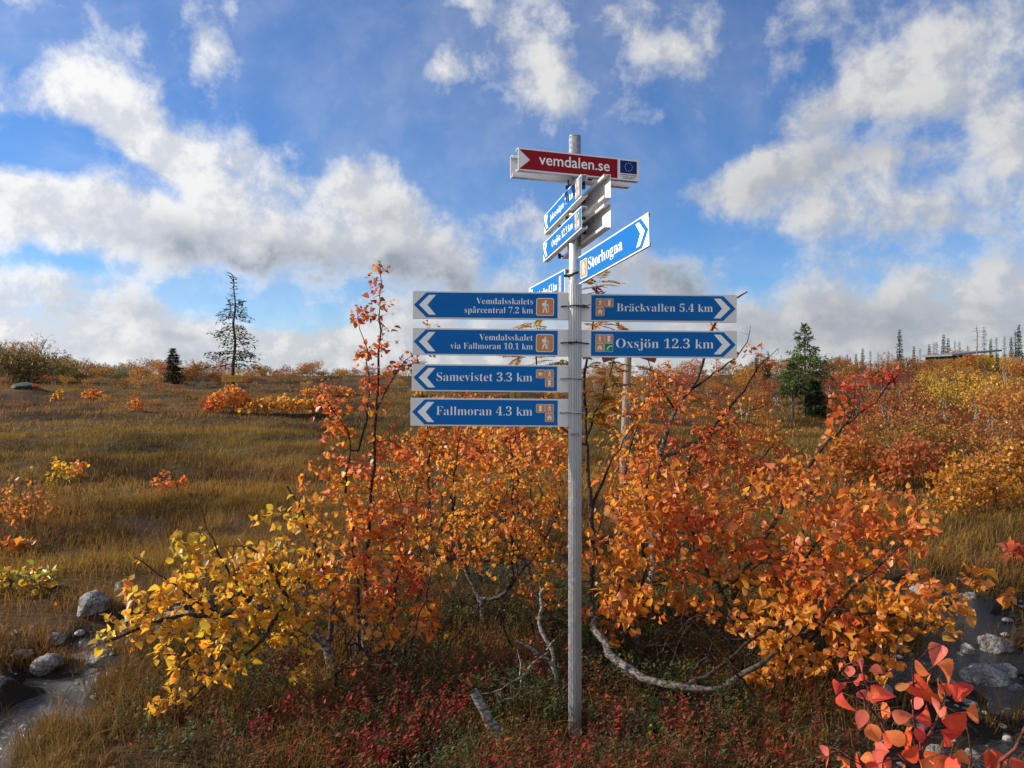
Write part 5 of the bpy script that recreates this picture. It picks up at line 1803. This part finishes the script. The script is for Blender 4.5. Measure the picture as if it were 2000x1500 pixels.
link('crown', leaves_mesh('crown', p_, d_, n_, np.full(len(p_), .085), pal(rr_, len(p_), (F1, F5, F3), (1, 2, 1)), M_LEAFR, LEAF_FAR, LF_FAR), e)

# low bushes on the open fell
def low_bush(px, pbase, ptop, wpx, cs, ws, label, seed, name='dwarf_birch', per=5, ntw=None, leafpx=9, cat='bush', pale=False):
    x, y, g = ground_hit(px, pbase)
    r = np.random.default_rng(seed)
    ht = (pbase - ptop) / F * y; rx = wpx / 2 / F * y
    e = empty(name, (x, y, g)); tag(e, label, cat)
    P = Plant(seed)
    nst = max(2, int(wpx / 14)) if wpx < 150 else 14
    for k in range(nst):
        bx = r.uniform(-.7, .7) * rx
        P.stem([(bx, r.uniform(-.3, .3) * min(rx, .6), -.05), (bx * 1.15, 0, ht * .4), (bx * 1.3 + r.normal(0, .1) * rx, r.normal(0, .2) * min(rx, .6), ht * r.uniform(.6, 1))], max(.004, .010 * y / 20), .003, step=ht / 5)
    n_ = ntw or int(wpx * (pbase - ptop) / 22)
    u = r.uniform(-1, 1, n_)
    T = np.stack([u * rx, r.uniform(-1, 1, n_) * min(rx, .8) * .7, ht * (.12 + .88 * r.uniform(0, 1, n_) ** .8 * (1 - .45 * u * u) * r.uniform(.75, 1.05, n_))], 1)
    ends = P.grow(T, step=max(.06, ht / 9))
    P.wood('branches', e, thin=(.05, .03, .025), thick=(.12, .09, .08) if not pale else (.55, .52, .48), rmin=.0006 * y / 8, **(dict(r_lo=.006, r_hi=.010) if pale else {}))
    lf = leafpx / F * y
    p, d, nn_ = P.leaf_sites(ends, per, ht * .3, 1.0)
    link('crown', leaves_mesh('crown', p, d, nn_, np.clip(r.normal(lf, lf * .22, len(p)), lf * .5, lf * 1.6), pal(r, len(p), cs, ws), M_LEAF, LEAF_BIRCH if y < 14 else LEAF_FAR, LF_BIRCH if y < 14 else LF_FAR), e)


OR_ = ((F2, F1, ORA, DORA), (2, 2, 2, 1))
GO_ = ((F1, GOLD, F4, F2), (2, 2, 1.4, 1))
low_bush(452, 806, 752, 78, *OR_, 'orange bush at the foot of the gaunt spruce', 501, leafpx=6)
low_bush(545, 808, 772, 130, *GO_, 'long golden bush in the grass right of the gaunt spruce', 502, leafpx=6)
low_bush(618, 806, 776, 50, *GO_, 'golden bush beside the tall red topped birch', 503, leafpx=6)
low_bush(266, 803, 781, 34, *OR_, 'small orange bush out in the open grass', 504, leafpx=5)
low_bush(407, 806, 784, 20, (REDO, RED, DORA), (2, 2, 1), 'tiny red bush left of the spruce foot', 505, leafpx=5)
low_bush(185, 783, 760, 50, *OR_, 'low russet bush by the dark rock slab on the fell', 506, leafpx=5)
low_bush(112, 786, 760, 16, *GO_, 'thin yellow shrub on the reddish part of the fell', 507, leafpx=5)
low_bush(40, 1035, 915, 110, *OR_, 'orange dwarf birch at the left edge of the moor', 508, leafpx=8, per=4, ntw=70)
low_bush(118, 948, 890, 44, (YEL, LIME, GOLD), (3, 1.4, 1), 'yellow green sapling in the grass beside the left dwarf birch', 509, leafpx=7, ntw=26)
low_bush(152, 940, 890, 26, (YEL, GOLD, ORA), (1, 2, 2), 'thin amber sapling right of the yellow green one', 510, leafpx=10, ntw=12)
low_bush(318, 968, 918, 36, (ORA, REDO, PINK), (3, 1, 1), 'orange sapling alone in the brown grass', 511, leafpx=7, ntw=20)
low_bush(352, 966, 926, 22, (ORA, REDO, DORA), (3, 1, 1), 'smaller orange sapling beside the lone orange one', 512, leafpx=7, ntw=9)
low_bush(20, 1085, 1055, 60, *OR_, 'few orange leaves on a low twig at the left edge', 513, leafpx=14, ntw=16)
low_bush(45, 1160, 1105, 110, (YEL, LIME, GOLD, (.16, .14, .03)), (1, 2, 1, 2), 'low yellow green willow scrub at the left edge above the brook', 514, leafpx=12, ntw=60)
low_bush(1900, 1010, 880, 150, *GO_, 'loose golden birch at the forest edge on the right', 515, pale=True, leafpx=7, per=7, ntw=240)
low_bush(1975, 985, 850, 110, *GO_, 'golden birch on the right edge before the thicket', 516, pale=True, leafpx=7, per=7, ntw=190)
low_bush(1780, 960, 850, 130, (F2, F3, F1, PINK), (2, 1, 1, 1), 'reddish gold birch bush before the right thicket', 517, pale=True, leafpx=7, per=7, ntw=230)
low_bush(1660, 950, 830, 120, (F2, F1, DORA), (2, 2, 1), 'amber birch bush before the right thicket', 518, pale=True, leafpx=7, per=7, ntw=220)
low_bush(1985, 1100, 1045, 60, (REDO, PINK, RED), (2, 2, 1), 'sparse pink leaved twig at the right edge over the grass bank', 519, leafpx=16, ntw=10)
low_bush(1030, 830, 790, 90, *GO_, 'golden shrubs between the boards and the post', 520, leafpx=6, ntw=110)
low_bush(640, 775, 752, 100, *OR_, 'orange scrub on the slope behind the tall red topped birch', 521, leafpx=5)
low_bush(900, 800, 770, 160, *OR_, 'orange scrub on the slope seen between the left boards', 522, leafpx=5)
rs = np.random.default_rng(530)
for i in range(46):
    px = rs.uniform(-20, 820); pb_ = 742 + 60 * rs.uniform(0, 1) ** 1.6
    x, y, g = ground_hit(px, pb_)
    kd = ['amber', 'gold', 'rust', 'bronze'][rs.integers(0, 4)]
    o = place_scrub(kd, x, y, rs.uniform(.28, .6), ' as a low tuft on the left fell', ' tufts on the left fell', 'fell_shrub', wmin=.0)

# ------------------------------------------------------------------ moor grass (uncountable)
def blades(n, rmin, rmax, azl, azr, hgt, wid, seed, lean=.5, keepf=None, cmul=1.0, power=1.0):
    r = np.random.default_rng(seed)
    rad = rmin + (rmax - rmin) * r.uniform(0, 1, n) ** power
    az = np.radians(r.uniform(azl, azr, n))
    x, y = rad * np.sin(az), rad * np.cos(az)
    # tussocks: keep more where the clump noise is high
    cn = fbm(x * 2.2, y * 2.2, 81)
    d, wd = stream_d(x, y)
    k = (r.uniform(0, 1, n) < np.clip((cn - .30) * 4.5, .16, 1)) & ((d > wd + .12 + .2 * (fbm(x * 3, y * 3, 31) - .3)) | ((d > wd - .12) & (fbm(x * 5, y * 5, 33) > .58)))
    if keepf is not None: k &= keepf(x, y, r)
    x, y, cn, rad = x[k], y[k], cn[k], rad[k]
    return x, y, cn, rad, r


def grass_object(parts):
    Vs, cols, idxs, sts = [], [], [], []
    vb = 0; lb = 0
    for (x, y, cn, rad, r, hgt, wid, lean, cmul) in parts:
        n = len(x)
        z = H(x, y) - .01
        h_ = hgt * r.uniform(.5, 1.3, n) * (.6 + .8 * cn)
        a = r.uniform(0, 6.28, n)
        # wind-combed tussocks
        cx = np.cos(a) * .7 + .3; cy = np.sin(a) * .7 - .1
        le = lean * r.uniform(.2, 1.5, n)
        wa = r.uniform(0, 6.28, n)
        wx, wy = np.cos(wa) * wid * .5, np.sin(wa) * wid * .5
        base = np.stack([x, y, z], 1)
        W_ = np.stack([wx, wy, np.zeros(n)], 1)
        mid = base + np.stack([cx * le * h_ * .35, cy * le * h_ * .35, h_ * .6], 1)
        tip = base + np.stack([cx * le * h_, cy * le * h_, h_ * (1 - .25 * le)], 1)
        V = np.stack([base - W_, base + W_, mid + W_ * .75, mid - W_ * .75, tip], 1)
        c = zone_col(x, y) * cmul * (1 + r.normal(0, .22, (n, 1))) * (1 + r.normal(0, .08, (n, 3)))
        pale = r.uniform(0, 1, (n, 1)) < .16
        c = np.where(pale, c * .5 + np.array([.30, .21, .09]) * .5, c)
        c = np.clip(c, .006, .6)
        Vs.append(V.reshape(-1, 3)); cols.append(np.repeat(c, 5, 0))
        o = (np.arange(n) * 5)[:, None] + vb
        idxs.append((o + np.array([0, 1, 2, 3, 3, 2, 4])).ravel())
        s0 = (np.arange(n) * 7)[:, None] + lb
        sts.append((s0 + np.array([0, 4])).ravel())
        vb += n * 5; lb += n * 7
    me = mesh_np('grass', np.vstack(Vs), np.concatenate(idxs), np.concatenate(sts), M_GRASS, np.vstack(cols))
    return tag(link('grass', me), 'brown and straw coloured moor grass covering the fell', 'grass', kind='stuff')


gp = []
for (n, r0, r1, hgt, wid, lean, pw, seed) in ((100000, 2.6, 6.0, .15, .0042, .9, .9, 601), (110000, 5.5, 12, .16, .006, .9, .9, 602), (120000, 11, 24, .15, .012, .9, .9, 603), (80000, 22, 48, .13, .030, .8, .9, 604), (30000, 46, 95, .15, .06, .6, .9, 605)):
    def kf(x, y, r, r0=r0):
        # under the birches the ground belongs to dwarf shrubs
        u = np.exp(-(((x - .4) / 1.6) ** 2 + ((y - 4.4) / 1.0) ** 2))
        u = np.maximum(u, np.exp(-(((x - .29) / .25) ** 2 + ((y - 3.5) / .3) ** 2)))
        return r.uniform(0, 1, len(x)) > u * .93
    gp.append((*blades(n, r0, r1, -41, 41, hgt, wid, seed, keepf=kf, power=pw), hgt, wid, lean, 1.0))
grass_object(gp)

# ------------------------------------------------------------------ dwarf shrub cover under the birches
def dwarf_cover(name, label, centers, cs, ws, seed, leaf, hmean, nleaf):
    r = np.random.default_rng(seed)
    lp, ld, ln_, ls, lc = [], [], [], [], []
    for (x, y, k) in centers:
        g = h1(x, y)
        cbase = pal(r, 1, cs, ws, .12)[0]
        for s_ in range(r.integers(3, 7)):
            a = r.uniform(0, 6.28); h_ = hmean * r.uniform(.5, 1.5); ln = r.uniform(.1, .6)
            bx, by = x + r.normal(0, .04), y + r.normal(0, .04)
            nl = max(3, int(nleaf * h_ / hmean))
            u = np.linspace(.25, 1, nl)
            px_ = bx + math.cos(a) * ln * h_ * u ** 1.5; py_ = by + math.sin(a) * ln * h_ * u ** 1.5; pz = g + h_ * u
            aa = np.arange(nl) * 2.4 + a
            lp.append(np.stack([px_, py_, pz], 1)); ld.append(np.stack([np.cos(aa), np.sin(aa), np.full(nl, .55)], 1) + r.normal(0, .2, (nl, 3)))
            ln_.append(np.stack([-np.cos(aa) * .5, -np.sin(aa) * .5, np.ones(nl)], 1) + r.normal(0, .3, (nl, 3)))
            ls.append(leaf * r.uniform(.6, 1.3, nl)); lc.append(np.clip(cbase * (1 + r.normal(0, .18, (nl, 1))), .004, .8))
    me = leaves_mesh(name, np.vstack(lp), np.vstack(ld), np.vstack(ln_), np.concatenate(ls), np.vstack(lc), M_DWARF, LEAF_OVAL, LF_OVAL)
    tag(link(name, me), label, 'ground cover', kind='stuff')


def scatter(n, fn, seed):
    r = np.random.default_rng(seed)
    out = []
    while len(out) < n:
        x, y = r.uniform(-2.6, 3.2), r.uniform(3.0, 8.0)
        px = 1000 + x / y * F; py = 750 + EYE / y * F
        d, w = stream_d(np.array([x]), np.array([y]))
        if d[0] > w[0] + .3 and math.hypot(x - .3, y - 3.62) > .13 and r.uniform() < fn(px, py, x, y): out.append((x, y, 1))
    return out


def f_red(px, py, x, y):
    c = float(fbm(np.array([x * 1.7]), np.array([y * 1.7]), 91)[0])
    a = math.exp(-((px - 1000) / 360) ** 2) * (1 / (1 + math.exp(-(py - 1385) / 28)))
    return a * np.clip((c - .46) * 8, 0, 1)


def f_green(px, py, x, y):
    c = float(fbm(np.array([x * 2.0 + 7]), np.array([y * 2.0]), 92)[0])
    a = math.exp(-((px - 1020) / 520) ** 2) * (1 / (1 + math.exp(-(py - 1120) / 25))) * (1 - .45 / (1 + math.exp(-(py - 1430) / 20)))
    return a * np.clip((c - .34) * 4, .05, 1)


def f_brown(px, py, x, y):
    return math.exp(-((px - 1050) / 560) ** 2) * (1 / (1 + math.exp(-(py - 1150) / 40)))


dwarf_cover('blueberry_scrub', 'crimson blueberry scrub carpeting the ground round the post foot', scatter(190, f_red, 701), ((.21, .016, .014), (.30, .032, .022), (.10, .015, .010), (.17, .065, .018), (.07, .035, .013)), (3, 2, 2, 1.5, 2), 702, .024, .15, 10)
dwarf_cover('lingonberry_scrub', 'dark green lingonberry scrub under the birches', scatter(1500, f_green, 711), ((.035, .055, .016), (.055, .075, .022), (.09, .085, .02), (.03, .04, .018)), (3, 2, 1, 2), 712, .023, .12, 11)
dwarf_cover('heather_scrub', 'brown withered heath plants under the birches', scatter(900, f_brown, 721), ((.10, .05, .02), (.14, .085, .03), (.07, .04, .02), (.13, .045, .025)), (2, 2, 2, 1), 722, .017, .12, 10)

# ------------------------------------------------------------------ shore gravel and fallen leaves (uncountable)
r = np.random.default_rng(801)
import bmesh
ico = bmesh.new(); bmesh.ops.create_icosphere(ico, subdivisions=2, radius=1)
IV = np.array([v.co[:] for v in ico.verts]); IF = np.array([[v.index for v in f.verts] for f in ico.faces]); ico.free()
gv, gf, gc = [], [], []
cnt = 0
while cnt < 620:
    k = r.integers(0, len(STREAM) - 1); t = r.uniform()
    c = STREAM[k] * (1 - t) + STREAM[k + 1] * t + r.normal(0, SWID[k] + .16, 2)
    if abs(c[0]) / max(c[1], .1) > .75 or c[1] < 2.6: continue
    s_ = np.clip(r.lognormal(-4.1, .6), .006, .06)
    w = IV * (1 + .25 * np.sin(IV[:, ::-1] * r.uniform(1.5, 4, 3) + r.uniform(0, 6, 3))) * np.array([s_ * r.uniform(.8, 1.4), s_ * r.uniform(.7, 1.2), s_ * r.uniform(.4, .75)])
    a = r.uniform(0, 6.28); ca, sa = math.cos(a), math.sin(a)
    w = np.stack([w[:, 0] * ca - w[:, 1] * sa, w[:, 0] * sa + w[:, 1] * ca, w[:, 2]], 1) + np.array([c[0], c[1], h1(c[0], c[1]) + s_ * .15])
    gf.append(IF + len(IV) * cnt); gv.append(w); cnt += 1
GFs = np.vstack(gf)
tag(link('gravel', mesh_np('gravel', np.vstack(gv), GFs.ravel(), np.arange(len(GFs)) * 3, M_ROCK, smooth=True)), 'small grey gravel and pebbles lining the brook banks', 'gravel', kind='stuff')
n_ = 1500
x = r.normal(.3, 1.5, n_); y = np.clip(r.normal(4.6, 1.1, n_), 3.1, 9)
z = H(x, y) + r.uniform(.005, .07, n_)
a = r.uniform(0, 6.28, n_)
d, wd = stream_d(x, y); k = d > wd + .1
D = np.stack([np.cos(a), np.sin(a), r.normal(0, .25, n_)], 1); Nn = np.stack([r.normal(0, .35, n_), r.normal(0, .35, n_), np.ones(n_)], 1)
cl_ = pal(r, n_, (BRN, DORA, GOLD, (.14, .07, .03), REDO), (3, 2, 1, 3, .7), .2)
tag(link('fallen_leaves', leaves_mesh('fallen_leaves', np.stack([x, y, z], 1)[k], D[k], Nn[k], np.clip(r.normal(.036, .008, k.sum()), .015, .06), cl_[k], M_LEAF, LEAF_BIRCH, LF_BIRCH, r.normal(.3, .5, k.sum()))), 'brown and orange leaves fallen under the birches', 'fallen leaves', kind='stuff')
